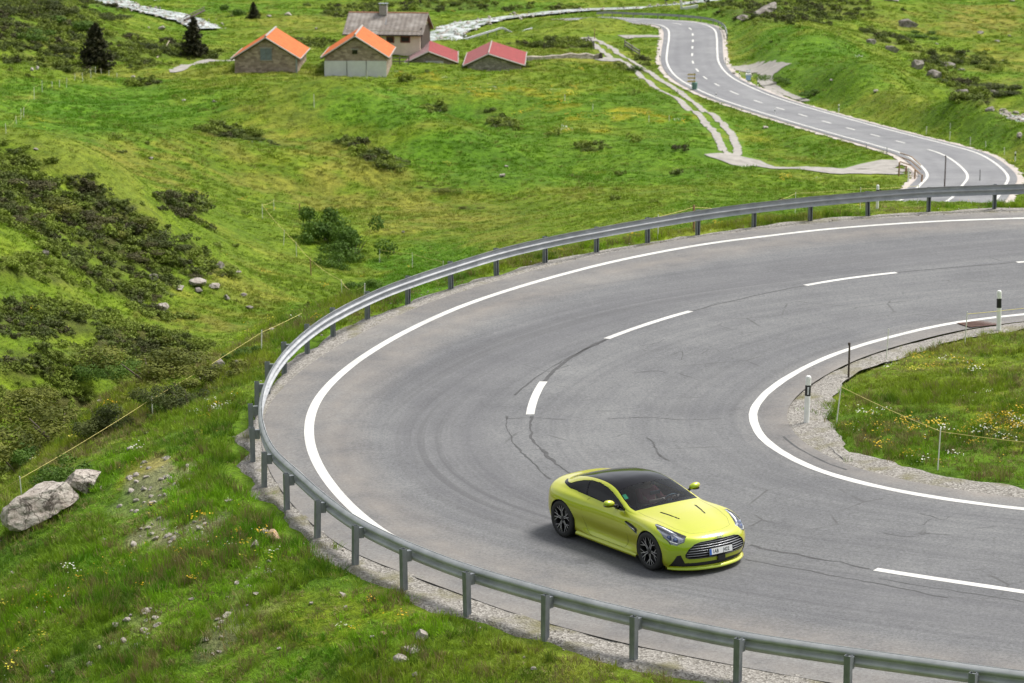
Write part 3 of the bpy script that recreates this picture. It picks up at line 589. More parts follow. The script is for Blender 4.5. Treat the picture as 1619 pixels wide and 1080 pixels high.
def far_rail(px, label, cut=1.0, h=.62):
    P = spline([at(*p) for p in px], 1.0, 2); b = P[len(P)//2]
    o = thing('guard_rail', label, 'guard rail', tuple(b)); zz = np.array([land1(q[0], q[1]) for q in P]); Q = np.c_[P[:, :2], zz+h]-b
    w_beam('rail_beam', Q, -1, GALV, o)
    pmb = bpy.data.meshes.new('post'); tmp = MB().box((0, 0, .2), (.1, .1, 1.0)); pmb.from_pydata(tmp.v, [], tmp.f); pmb.materials.append(GALVD)
    for q in Q[::3]:
        c_ = bpy.data.objects.new('post', pmb); col.objects.link(c_); c_.parent = o; c_.location = (q[0], q[1], q[2]-h)
# along the far bend: the outside edge of the lower road
nL = left_normals(lower_road); uL, vL = to_px(lower_road[:, 0], lower_road[:, 1], lower_road[:, 2])
def far_rail_along(a, b, sd, label, offm=4.7):
    i, j = sorted((low_at(*a), low_at(*b))); P = lower_road[i:j+1].copy(); P[:, :2] += nL[i:j+1]*sd*offm; b_ = P[len(P)//2].copy()
    o = thing('guard_rail', label, 'guard rail', tuple(b_)); Q = P-b_; Q[:, 2] += .62; w_beam('rail_beam', Q, -sd, GALV, o)
    pmb = bpy.data.meshes.new('post'); tmp = MB().box((0, 0, .22), (.1, .1, 1.0)); pmb.from_pydata(tmp.v, [], tmp.f); pmb.materials.append(GALVD)
    for q in Q[::3]:
        c_ = bpy.data.objects.new('post', pmb); col.objects.link(c_); c_.parent = o; c_.location = (q[0], q[1], q[2]-.62)
far_rail_along((1095, 62), (900, 33), -1, 'grey guard rail round the outside of the far bend below the stream')
far_rail([(842, 34, 436), (800, 42, 428), (760, 50, 420), (722, 58, 412)], 'short grey guard rail on the slope between the stream and the red sheds', h=.8)
# ---------------------------------------------------------------- farm buildings
def stone(name, c1, c2, joint):
    k = M(name, rough=.9, spec=.2); P_ = k.coord('Object'); ns_ = k.n('ShaderNodeTexNoise', i_Scale=1.5); mp = k.mix(.12, P_, ns_.outputs['Color'])
    vo = k.n('ShaderNodeTexVoronoi'); vo.inputs['Scale'].default_value = 2.6; sc_ = k.n('ShaderNodeMapping'); sc_.inputs['Scale'].default_value = (.8, .8, 1.5); k.l(mp, sc_.inputs[0]); k.l(sc_.outputs[0], vo.inputs['Vector'])
    ve = k.n('ShaderNodeTexVoronoi', feature='DISTANCE_TO_EDGE'); ve.inputs['Scale'].default_value = 2.6; k.l(sc_.outputs[0], ve.inputs['Vector'])
    c = k.mix(k.ramp(vo.outputs['Color'], [(.1, 0.), (.9, 1.)]), c1, c2); c = k.mix(k.ramp(ve.outputs['Distance'], [(0, 1.), (.07, 0.)]), c, joint)
    c = k.mix(1, c, k.mix(k.noise(.5, P_, 4), (.75, .75, .75), (1.3, 1.25, 1.2)), 'MULTIPLY'); k.color(c); k.bump(ve.outputs['Distance'], .8, .06); return k.m
BROWNSTONE = stone('brown_stone', (.20, .155, .125), (.44, .36, .30), (.28, .24, .20)); GREYSTONE = stone('grey_stone', (.20, .185, .155), (.46, .43, .37), (.20, .18, .16))
def tiles(name, c, wave=3.2, dk=.72, stain=None):
    k = M(name, rough=.75, spec=.3); uv = k.coord('UV'); sep = k.n('ShaderNodeSeparateXYZ'); k.l(uv, sep.inputs[0]); wv = k.math('SINE', k.math('MULTIPLY', sep.outputs[0], 2*math.pi*wave)); rw = k.math('FRACT', k.math('MULTIPLY', sep.outputs[1], 2.6))
    f = k.noise(1.4, k.coord(), 6, .7); cc = k.mix(k.ramp(f, [(.3, 0.), (.7, 1.)]), tuple(q*.62 for q in c), tuple(min(1, q*1.12) for q in c))
    cc = k.mix(k.math('MULTIPLY', k.ramp(rw, [(0, 1.), (.14, 0.)]), .45), cc, tuple(q*.4 for q in c)); cc = k.mix(k.ramp(wv, [(.1, .22), (.6, 0.)]), cc, tuple(q*.5 for q in c))
    if stain: cc = k.mix(k.ramp(k.noise(.55, k.coord(), 5, .6), [(.45, 0.), (.62, .85)]), cc, stain)
    k.color(cc); k.bump(wv, .5, .03); return k.m
ORANGE = tiles('orange_tiles', (.56, .135, .026)); SHINGLE = tiles('grey_shingles', (.20, .175, .155), 1.7, .6, (.28, .26, .24)); REDMETAL = tiles('red_sheet_metal', (.27, .040, .042), 1.4); PINKMETAL = tiles('faded_red_sheet_metal', (.27, .17, .175), 1.4)
WOODG = simple('weathered_boards', (.17, .155, .14), .9, var=.3, scale=3); WOODD = simple('dark_timber', (.055, .04, .032), .85, var=.3); RENDER = simple('cream_render', (.74, .64, .53), .9, var=.10, scale=1.2); WHITEW = simple('white_wash', (.62, .63, .65), .85, var=.08, scale=1.2); SHUT = simple('slate_blue_shutter', (.16, .19, .21), .8, var=.25, scale=4); BARGE = simple('grey_bargeboard', (.32, .30, .28), .85, var=.2); WIN = simple('dark_window', (.02, .018, .018), .2); REDWOOD = simple('red_brown_frame', (.20, .06, .045), .7, var=.2); LEADM = simple('metal_cowl', (.30, .33, .38), .5, .5)
def roof_slab(name, poly, th, m, parent):
    """a thick roof plane from four corners (eave-left, eave-right, ridge-right, ridge-left)"""
    p = [Vector(q) for q in poly]; n_ = (p[1]-p[0]).cross(p[3]-p[0]).normalized()
    if n_.z < 0: n_ = -n_
    V = [q for q in p]+[q-n_*th for q in p]; L = (p[1]-p[0]).length; S = (p[3]-p[0]).length
    uv = [(0, 0), (L, 0), (L, S), (0, S)]*2
    F = [(0, 1, 2, 3), (7, 6, 5, 4), (0, 4, 5, 1), (1, 5, 6, 2), (2, 6, 7, 3), (3, 7, 4, 0)]
    if (p[1]-p[0]).cross(p[3]-p[0]).z < 0: F = [f[::-1] for f in F]
    return obj(name, V, F, m, parent, uv=uv)
def gable_house(name, label, px, py, y, wpx, eave, ridge, depth, turn, wallm, roofm, over=.45, roofm2=None, ridge_dx=0, low=1.2):
    """gable towards the camera; wpx = gable width in photograph pixels"""
    c = at(px, py, y); W = size_px(c, wpx); h = W/2; o = thing(name, label, 'building', tuple(c), R(turn)); rx = ridge_dx*W
    V = [(-h, 0, -low), (h, 0, -low), (h, 0, eave), (rx, 0, ridge), (-h, 0, eave)]; V += [(x, depth, z) for x, _, z in V]
    F = [(0, 1, 2, 3, 4), (9, 8, 7, 6, 5), (0, 5, 6, 1), (1, 6, 7, 2), (0, 4, 9, 5)]
    wall = obj('wall', V, F, wallm, o)
    up_ = .10
    for s_ in (-1, 1):
        k_ = (ridge-eave)/(h-s_*rx if s_ > 0 else h+rx); ex = s_*(h+over); ez = eave-k_*over+up_
        poly = [(ex, -over, ez), (ex, depth+over, ez), (rx, depth+over, ridge+up_+.02), (rx, -over, ridge+up_+.02)]
        rf = roof_slab('roof', poly, .10, roofm2 if (roofm2 and s_ < 0) else roofm, o)
        a, b = Vector((ex, -over-.02, ez-.10)), Vector((rx, -over-.02, ridge+up_-.10)); MB().tube([a, b], .10, 4).build('bargeboard', BARGE, rf)
        mb = MB(); mb.tube([a+Vector((0, .25, -.12)), b+Vector((0, .25, -.12))], .09, 4); mb.build('rafter', WOODD, rf)
        MB().tube([(ex-s_*.02, -over, ez+.0), (ex-s_*.02, depth+over, ez+.0)], .07, 6).build('gutter', BARGE, rf)
    return o, W
b1, W = gable_house('stone_barn', 'brown stone barn with orange tiled roof and slate blue shutters, leftmost of the farm', 421, 109, 352, 99, 1.45, 3.75, 12, -1, BROWNSTONE, ORANGE)
[MB().box((x, -.06, 1.75), (.66, .10, 1.35)).build('shutter', SHUT, b1) for x in (-.345, .345)]; MB().box((0, -.04, 2.50), (1.6, .08, .14)).build('lintel', BARGE, b1); MB().box((0, -.05, 1.02), (1.5, .12, .10)).build('sill', BARGE, b1)
MB().box((W/2-.12, -.05, .1), (.2, .1, 2.4)).build('downpipe', LEADM, b1); MB().tube([(0, -.45, 3.90), (0, 12.45, 3.90)], .13, 6).build('ridge_cap', BARGE, b1)
b2, W = gable_house('stone_barn', 'brown stone barn with orange tiled roof and white plinth, in front of the farmhouse', 562, 107, 350, 97, 1.45, 3.75, 12, -1, BROWNSTONE, ORANGE)
MB().box((0, -.05, -.25), (W+.06, .10, 2.1)).build('plinth', WHITEW, b2); MB().box((-.05, -.03, 1.85), (.62, .08, .50)).build('window', WIN, b2); MB().box((-.05, -.05, 2.18), (.95, .10, .12)).build('lintel', BARGE, b2)
MB().tube([(0, -.45, 3.90), (0, 12.45, 3.90)], .13, 6).build('ridge_cap', BARGE, b2)
[MB().tube([(x, -.14, -1), (x, -.14, .95)], .03, 5).build('plinth_post', WOODD, b2) for x in (-1.0, 1.3)]
# farmhouse: long side towards the camera
c = at(606, 88, 372); W = size_px(c, 118); o = thing('farmhouse', 'cream farmhouse with long grey shingle roof and capped chimney behind the orange barn', 'building', tuple(c), R(-7)); D = 8.0; ev = 3.15; rg = 4.95; h = W/2
obj('wall', [(-h, 0, -1.5), (h, 0, -1.5), (h, 0, ev), (-h, 0, ev), (-h, D, -1.5), (h, D, -1.5), (h, D, ev), (-h, D, ev), (-h, D/2, rg-.1), (h, D/2, rg-.1)], [(0, 1, 2, 3), (5, 4, 7, 6), (1, 5, 6, 9, 2), (4, 0, 3, 8, 7)], RENDER, o)
r1_ = roof_slab('roof', [(-h-.35, -.75, ev-.45), (h+.45, -.75, ev-.45), (h+.45, D/2, rg+.1), (-h-.35, D/2, rg+.1)], .16, SHINGLE, o); roof_slab('roof', [(h+.45, D+.7, ev-.4), (-h-.35, D+.7, ev-.4), (-h-.35, D/2, rg+.1), (h+.45, D/2, rg+.1)], .16, SHINGLE, o)
MB().tube([(-h-.35, D/2, rg+.12), (h+.45, D/2, rg+.12)], .10, 6).build('ridge_cap', simple('rust_ridge', (.42, .20, .12), .8), r1_); MB().box((0, -.70, ev-.56), (W+.8, .08, .12)).build('gutter', WOODD, r1_)
ch = MB().box((-.55, D/2-.3, rg+.45), (.95, .8, 1.2)).build('chimney', BARGE, r1_); MB().box((-.55, D/2-.3, rg+1.28), (1.15, 1.0, .08)).build('chimney_cap', LEADM, ch); [MB().box((-.55+x, D/2-.3, rg+1.14), (.08, .7, .22)).build('cap_leg', LEADM, ch) for x in (-.42, .42)]
MB().box((.1, 1.4, (ev+rg)/2-.30), (.06, .06, 1.9), Euler((R(-37), 0, 0)).to_matrix()).build('roof_pipe', LEADM, r1_)
for x, z, w_ in ((.9, 2.0, 1.0), (h-1.9, 2.05, 1.25), (-h+1.5, 2.0, .9)):
    f_ = MB().box((x, -.02, z), (w_, .10, .80)).build('window', REDWOOD, o); MB().box((x, -.075, z), (w_-.24, .02, .58)).build('pane', WIN, f_)
MB().box((h+.06, D/2, 2.2), (.10, D*.92, 2.6)).build('gable_boarding', WOODD, o)
# two low sheds with red sheet roofs
s1, W = gable_house('stone_shed', 'low stone shed with dark red and faded grey roof beside the farmhouse', 682, 101, 366, 72, .35, 1.55, 13, 1, GREYSTONE, REDMETAL, .5, PINKMETAL, -.06, 1.0); MB().box((.4, -.05, .1), (2.2, .1, .5)).build('door', WHITEW, s1)
s2, W = gable_house('stone_shed', 'low stone shed with dull red sheet metal roof, rightmost of the farm', 781, 108, 356, 84, .55, 1.75, 15, -1, GREYSTONE, REDMETAL, .55, tiles('dusty_red_sheet_metal', (.30, .085, .09), 1.4), -.10, 1.0); MB().tube([(-.10*W, -.55, 1.90), (-.10*W, 15.5, 1.90)], .08, 6).build('ridge_cap', BARGE, s2)
def ground_pt(px, py): return hit(px, py)
# small fence and table between barn and shed
p = hit(632, 102); fnc = thing('wooden_fence', 'short grey wooden fence between the orange barn and the shed', 'fence', p); 
for x in (-1.1, 0, 1.1): MB().box((x, 0, .35), (.12, .12, 1.3)).build('post', WOODG, fnc)
mb = MB(); mb.box((0, -.08, .80), (2.5, .05, .14)); mb.box((0, -.08, .40), (2.5, .05, .12)); mb.build('rail', WOODG, fnc)
# dry stone wall running to the track, and a timber trough beside it
def dry_wall(px, label, hgt=.75):
    P = [hit(*q) for q in px]; P = resample(np.array([tuple(q) for q in P]), 1.2); o = thing('dry_stone_wall', label, 'wall', tuple(P[len(P)//2])); b = P[len(P)//2]; n_ = left_normals(P); V = []; 
    for i, q in enumerate(P-b):
        hh = hgt*(1+.25*rng.standard_normal()); 
        for s_, z in ((-.45, -.5), (-.36, hh*.8), (-.2, hh), (.2, hh*rng.uniform(.85, 1.1)), (.36, hh*.75), (.45, -.5)): V.append((q[0]+n_[i, 0]*s_, q[1]+n_[i, 1]*s_, q[2]+z))
    obj('stonework', V, grid_faces(len(P), 6), GREYSTONE, o)
dry_wall([(832, 96), (860, 94), (900, 91.5), (940, 92), (950, 94)], 'low dry stone wall between the rightmost red shed and the gravel track', .6)
def timber(px0, px1, label, name='timber_rail'):
    a, b = hit(*px0), hit(*px1); o = thing(name, label, 'fence', a); d_ = b-a
    mb = MB(); [mb.tube([Vector((0, 0, z)), d_+Vector((0, 0, z))], .10, 6) for z in (.45, .85)]; mb.build('rail', WOODG, o)
    for t_ in (0, .5, 1): q = d_*t_; MB().tube([q+Vector((0, .12, -.3)), q+Vector((0, .12, 1.05))], .09, 6).build('post', WOODG, o)
timber((988, 76), (1011, 91), 'short grey timber railing beside the gravel track near the far bend'); timber((930, 68), (939, 78), 'short dark timber railing where the gravel track forks')
# footbridge over the left stream
a, b = hit(297, 35), hit(318, 27); fb = thing('footbridge', 'small dark wooden footbridge over the white stream at upper left', 'bridge', (a+b)/2); d_ = (b-a)/2
MB().tube([-d_*1.5+Vector((0, 0, .5)), d_*1.5+Vector((0, 0, .9))], .22, 4).build('deck', WOODD, fb)
for s_ in (-.7, .7): MB().tube([-d_*1.5+Vector((0, s_, 1.0)), d_*1.5+Vector((0, s_, 1.4))], .08, 5).build('handrail', WOODD, fb)
# ---------------------------------------------------------------- electric fences
FPOST = simple('white_plastic_post', (.68, .68, .62), .6, var=.08); WPOST = simple('wooden_stake', (.28, .17, .09), .9, var=.25); ROPE = simple('yellow_rope', (.58, .50, .16), .7, var=.12); DSTAKE = simple('dark_stake', (.075, .055, .045), .9, var=.3)
def e_fence(label, pts, rope, m=FPOST, rad=.016, rrad=.010, z0=None, sag=.05):
    """pts: (px, base py, top py[, 'w']); every post stands on the land, ropes run between the tops"""
    B_ = []
    for q in pts:
        p = hit(q[0], q[1]); hgt = np.clip(size_px(p, q[1]-q[2])/math.cos(.2), .55, 1.25); B_.append((p, hgt, len(q) > 3 and q[3] == 'w', (q[4] if len(q) > 4 else (random.uniform(-.08, .08), random.uniform(-.08, .08)))))
    o = thing('electric_fence', label, 'fence', B_[0][0]); b0 = B_[0][0]; tops = {}
    for i, (p, hg, wd, tl) in enumerate(B_):
        q = p-b0; f_ = (2.2 if wd else 1); sc_ = max(1, p.y/150); MB().tube([q-Vector((0, 0, .2)), q+Vector((tl[0]*hg, tl[1]*hg, hg))], [rad*f_*sc_, rad*f_*sc_*.9], 6).build('post', WPOST if wd else m, o); tops[i] = q+Vector((tl[0]*hg, tl[1]*hg, hg-.06))
    mb = MB()
    for r_ in rope:
        ch_ = [tops[i] if isinstance(i, int) else (hit(i[0], i[1])+Vector((0, 0, i[2])))-b0 for i in r_]
        for a, b in zip(ch_[:-1], ch_[1:]):
            d_ = (b-a).length; mb.tube([a.lerp(b, t_)-Vector((0, 0, min(.3, sag*d_*.12)*4*t_*(1-t_))) for t_ in np.linspace(0, 1, 9)], rrad*max(.7, b0.y/190), 5)
    if mb.v: mb.build('rope', ROPE, o)
    return o
e_fence('yellow rope fence on white posts along the grass bank left of the hairpin', [(-40, 832, 795), (36, 793, 752), (242, 662, 629), (413, 556, 533)], [(0, 1, 2, 3, (478, 522, .45))], rrad=.007)
e_fence('yellow rope fence on white and brown posts around the leafy bush', [(415, 346, 323), (448, 388, 364), (469, 407, 383), (492, 436, 408, 'w'), (541, 468, 442), (575, 480, 458), (652, 424, 400), (700, 432, 412), (600, 415, 394), (473, 340, 322, 'w'), (433, 333, 316)], [(0, 1, 2, 3, 4, 5), (8, 6, 7), (0, 10, 9)])
e_fence('yellow rope fence on thin white posts crossing the grass inside the hairpin', [(1321, 670, 608, '', (.13, .05)), (1482, 743, 677), (1640, 770, 698), (1525, 543, 493, '', (.06, .02)), (1660, 525, 478), (1400, 575, 520)], [(0, 1, 2), (3, 4)], rad=.013)
e_fence('pale wire fence of many thin posts on the upper left meadow', [(10, 212, 200), (26, 196, 183), (33, 190, 172), (37, 186, 170), (54, 157, 138), (67, 146, 128), (83, 139, 129), (94, 139, 127), (105, 138, 124), (118, 127, 117), (131, 130, 115), (144, 124, 109), (151, 119, 106), (160, 117, 108), (172, 119, 111), (185, 123, 115)], [(0, 1, 3, 4, 5, 8, 10, 11, 13, 15)], rrad=.006)
e_fence('thin white post fence on the grass verge right of the valley road', [(1464, 214, 200), (1501, 223, 208), (1534, 231, 217), (1559, 235, 224), (1588, 245, 233), (1502, 204, 196)], [], rad=.02)
e_fence('yellow rope fence on white posts just behind the upper guard rail', [(1097, 366, 325, 'w'), (1257, 342, 304), (1360, 330, 297), (1450, 322, 292), (1040, 378, 340)], [(4, 0, 1, 2, 3)])
e_fence('thin white post fence across the middle meadow', [(497, 170, 140), (893, 160, 150), (937, 175, 165), (1026, 193, 183), (1058, 192, 182), (628, 82, 72), (580, 124, 112)], [], rad=.016)
# small wooden gate at the gravel parking place
p = hit(1432, 285); o = thing('wooden_fence', 'broken brown wooden fence at the gravel parking place by the lower bend', 'fence', p)
for q in ((1421, 279, 256), (1446, 284, 268), (1457, 290, 276), (1432, 276, 262)):
    g_ = hit(q[0], q[1])-p; MB().tube([g_-Vector((0, 0, .3)), g_+Vector((.03, 0, size_px(p, q[1]-q[2])))], .07, 6).build('post', WPOST, o)
q = [hit(*k_)-p for k_ in ((1423, 262), (1440, 268), (1455, 282))]
mb = MB(); [mb.tube([v+Vector((0, 0, z)) for v in q], .05, 5) for z in (.35, .75, 1.1)]; mb.build('rail', WPOST, o)
p = hit(1436, 289); tag(MB().tube([p-Vector((0, 0, .3)), p+Vector((0, 0, size_px(p, 24)))], .06, 8).lathe([(0, size_px(p, 24)), (.075, size_px(p, 24)-.02), (.075, size_px(p, 20))], 8, 'z', tuple(p)).build('white_post', FPOST), 'single white wooden post at the gravel parking place', 'post')
# ---------------------------------------------------------------- delineators, snow stakes
DW = simple('delineator_white', (.82, .82, .81), .45, var=.05); DB = simple('delineator_black', (.015, .015, .017), .45, var=.1); DR = simple('delineator_reflector', (.62, .64, .66), .25, .2)
def delineator(loc, label, hgt=1.05, group=None, refl=True, yaw=0, tilt=(0, 0)):
    o = thing('delineator_post', label, 'marker post', tuple(loc), yaw, group); o.rotation_euler = (tilt[0], tilt[1], yaw)
    k_ = hgt/1.05; rr = .062
    def ring(z, f=1): return [(rr*f*k_*math.cos(a)*1.0, rr*f*k_*.8*math.sin(a), z*k_) for a in np.linspace(0, 2*math.pi, 14, endpoint=False)]
    def tubez(zs, name, m, f=1, par=o):
        V = [p for z, g in zs for p in ring(z, g*f)]; n_ = 14; F = [(i*n_+j, i*n_+(j+1) % n_, (i+1)*n_+(j+1) % n_, (i+1)*n_+j) for i in range(len(zs)-1) for j in range(n_)]+[tuple((len(zs)-1)*n_+j for j in range(n_))]
        return obj(name, V, F, m, par, smooth=False)
    tubez([(-.25, 1), (.60, 1)], 'post', DW); bl = tubez([(.60, 1.02), (.84, 1.02)], 'black_band', DB); tubez([(.84, 1), (1.0, 1), (1.035, .85), (1.05, .55)], 'cap', DW)
    if refl: MB().box((0, -rr*.8*k_-.004, .72*k_), (.038*k_, .012, .17*k_)).build('reflector', DR, bl)
    return o
q = on_plane(1275, 668); delineator((*q, plane(*q)), 'white marker post with black reflector band at the inner apex of the hairpin', tilt=(0, R(1.5)))
q = on_plane(1579, 523); delineator((*q, plane(*q)), 'white marker post with plain black band beside the drain at the right edge', 1.02, refl=False, tilt=(0, R(-1)))
dl = [((1387, 330), 'white and black marker post standing behind the upper guard rail', 38), ((1605, 256), 'white and black marker post outside the lower right bend', 16), ((1326, 178), 'white and black marker post on the grass side of the straight valley road', 13), ((1169, 124), 'white marker post by the small grass island at the lay-by, left of the pair', 11), ((1198, 139), 'white marker post by the small grass island at the lay-by, right of the pair', 11), ((1147, 102), 'white marker post at the start of the lay-by under the far bend', 12), ((1132, 156), 'small dark topped marker post on the near edge of the valley road', 9), ((1225, 182), 'small marker post on the near edge of the straight valley road', 9), ((1042, 86), 'upper white marker post at the inner edge of the far bend', 11), ((1043, 97), 'lower white marker post at the inner edge of the far bend', 11), ((1141, 50), 'dark topped marker post outside the far bend below the guard rail', 9)]
for q, lb, hp in dl: p = hit(*q); delineator(p, lb, float(np.clip(size_px(p, hp), .7, 1.15)), refl=False)
def stake(px, py, top, label, m=DSTAKE, r_=.03, nm='snow_stake'):
    p = hit(px, py); hh = size_px(p, py-top)
    tag(MB().tube([p-Vector((0, 0, .3)), p+Vector((random.uniform(-.02, .02)*hh, 0, hh))], [r_, r_*.8], 7).lathe([(0, hh+.015), (r_*.9, hh), (r_*.9, hh-.06)], 7, 'z', tuple(p)).build(nm, m), label, 'stake')
stake(1493, 300, 246, 'tall dark snow stake in the middle of the lower right bend', r_=.06); stake(1549, 288, 268, 'short grey snow stake on the asphalt right of the tall dark one', simple('grey_stake', (.22, .22, .22), .8), .05)
stake(1341, 603, 541, 'dark wooden stake at the grass edge inside the hairpin', r_=.028); stake(1402, 247, 233, 'thin grey stake on the near edge of the lower road', simple('grey_stake', (.3, .3, .3), .8), .04); stake(1370, 236, 226, 'thin grey stake on the verge left of the lower road line', simple('grey_stake', (.3, .3, .3), .8), .04)
stake(940, 62, 45, 'thin wooden stake beside the fork of the gravel track', WPOST, .06); stake(860, 78, 58, 'thin grey pole in the meadow above the dry stone wall', DSTAKE, .05)
# yellow hiking signpost with a green bin at its foot
p = hit(1098, 143); o = thing('signpost', 'yellow hiking signpost with green base beside the valley road', 'sign', p); hh = size_px(p, 28); YS_ = simple('yellow_sign', (.48, .36, .14), .6, var=.1)
MB().tube([(0, 0, -.3), (0, 0, hh)], .06, 8).build('pole', LEADM, o); mb = MB(); [mb.prism([(-.75, -.09), (.1, -.09), (.1, .09), (-.75, .09), (-.9, 0)], .04, Matrix.Translation((0, -.1, z)) @ Euler((R(90), 0, 0)).to_matrix().to_4x4()) for z in (hh-.2, hh-.62, hh-1.0)]; mb.build('sign_arm', YS_, o)
mb = MB(); mb.lathe([(0, .95), (.30, .93), (.34, .80), (.28, 0)], 14); mb.build('base_bin', simple('green_bin', (.10, .20, .16), .6), o)
p = hit(1183, 131); o = thing('waste_bin', 'small white and blue bin on a post beside the lay-by', 'bin', p); MB().box((0, 0, .62), (.55, .4, .62)).build('bin_body', simple('blue_bin', (.28, .42, .60), .5, var=.1), o); MB().box((0, 0, 1.02), (.62, .46, .16)).build('bin_lid', DW, o); MB().tube([(0, .1, -.2), (0, .1, 1.5)], .04, 6).build('post', LEADM, o); MB().box((0, .05, 1.42), (.5, .04, .34)).build('bin_sign', DW, o)
for (px_, py_), lb in (((1053, 9), 'left'), ((1092, 8), 'middle'), ((1117, 12), 'right')):
    p = hit(px_, py_); o = thing('bend_sign', 'small round black and white bend marker above the far bend, %s of the three' % lb, 'sign', p); MB().tube([(0, 0, -.3), (0, 0, 1.0)], .05, 6).build('post', DSTAKE, o); bd = MB().lathe([(0, -.04), (.5, -.04), (.5, .04), (0, .04)], 18, 'y', (0, 0, 1.3)).build('board', DB, o); MB().prism([(-.30, -.3), (0, -.3), (.28, 0), (0, .3), (-.30, .3), (-.05, 0)], .02, Matrix.Translation((0, -.045, 1.3)) @ Euler((R(90), 0, 0)).to_matrix().to_4x4()).build('chevron', DW, bd)
p = hit(1085, 15); o = thing('concrete_block', 'low white concrete parapet above the far bend', 'wall', p); MB().box((.6, 0, .25), (2.6, .5, .6), Euler((0, R(-9), 0)).to_matrix()).build('slab', WHITEW, o); MB().box((-.8, 0, .5), (.3, .5, 1.4)).build('pillar', WHITEW, o)
# drain grate at the inner edge
q = on_plane(1549, 512); o = thing('drain_grate', 'rusty brown drain grate set in the asphalt beside the right marker post', 'drain', (*q, plane(*q)+.006), R(24)); RUST = simple('rusty_iron', (.11, .055, .04), .8, var=.35, scale=14)
mb = MB(); [mb.box((0, y_, 0), (.95, .05, .012)) for y_ in (-.27, .27)]; [mb.box((x_, 0, 0), (.05, .49, .012)) for x_ in (-.45, .45)]; mb.build('frame', RUST, o); mb = MB(); [mb.box((x_, 0, .002), (.035, .48, .010)) for x_ in np.linspace(-.38, .38, 11)]; mb.build('bars', RUST, o); MB().box((0, 0, -.004), (.86, .5, .002)).build('shaft', DB, o)
# ---------------------------------------------------------------- the car: lofted body on named stations
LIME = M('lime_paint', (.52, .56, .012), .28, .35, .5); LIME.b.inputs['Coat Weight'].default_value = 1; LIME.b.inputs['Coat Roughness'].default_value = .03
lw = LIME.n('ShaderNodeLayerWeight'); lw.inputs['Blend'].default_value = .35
LIME.color(LIME.mix(lw.outputs['Facing'], (.28, .42, .004), (.74, .60, .016))); LIME = LIME.m  # sky and meadow reflections put into the colour: greener face-on, yellower at grazing angles
GLOSS = M('gloss_black', (.004, .004, .006), .10, 0, .13).m
DARK = simple('satin_black', (.012, .012, .013), .5, var=.2)
GAPM = simple('shut_line', (.03, .034, .006), .7, var=.1)
RUB = simple('tyre_rubber', (.018, .018, .019), .75, var=.2)
CHROME = M('bright_trim', (.27, .28, .30), .3, 1).m
ALU = M('machined_alloy', (.62, .62, .64), .4, .7).m
RIMK = M('black_alloy', (.02, .02, .022), .3, .3).m
DISC = simple('brake_disc', (.07, .07, .075), .5, .4, var=.2)
CAL = simple('brake_caliper', (.05, .05, .055), .4)
RED = M('tail_lamp_red', (.30, .01, .012), .15).m
def glass(name, tint, refl=1.0):
    k = M(name); t = k.t; tr = k.n('ShaderNodeBsdfTransparent'); tr.inputs[0].default_value = (*tint, 1)
    gl = k.n('ShaderNodeBsdfGlossy'); gl.inputs['Roughness'].default_value = .05
    fr = k.n('ShaderNodeFresnel'); fr.inputs[0].default_value = 1.5; mx = k.n('ShaderNodeMixShader')
    k.l(k.math('MULTIPLY', fr.outputs[0], refl), mx.inputs[0]); k.l(tr.outputs[0], mx.inputs[1]); k.l(gl.outputs[0], mx.inputs[2])
    k.l(mx.outputs[0], t.nodes['Material Output'].inputs[0]); return k.m
WSCREEN = glass('windscreen_glass', (.58, .74, .84), .6); SGLASS = glass('side_glass', (.13, .14, .14), .8); LENS = glass('lamp_lens', (.86, .88, .92), 1.2)
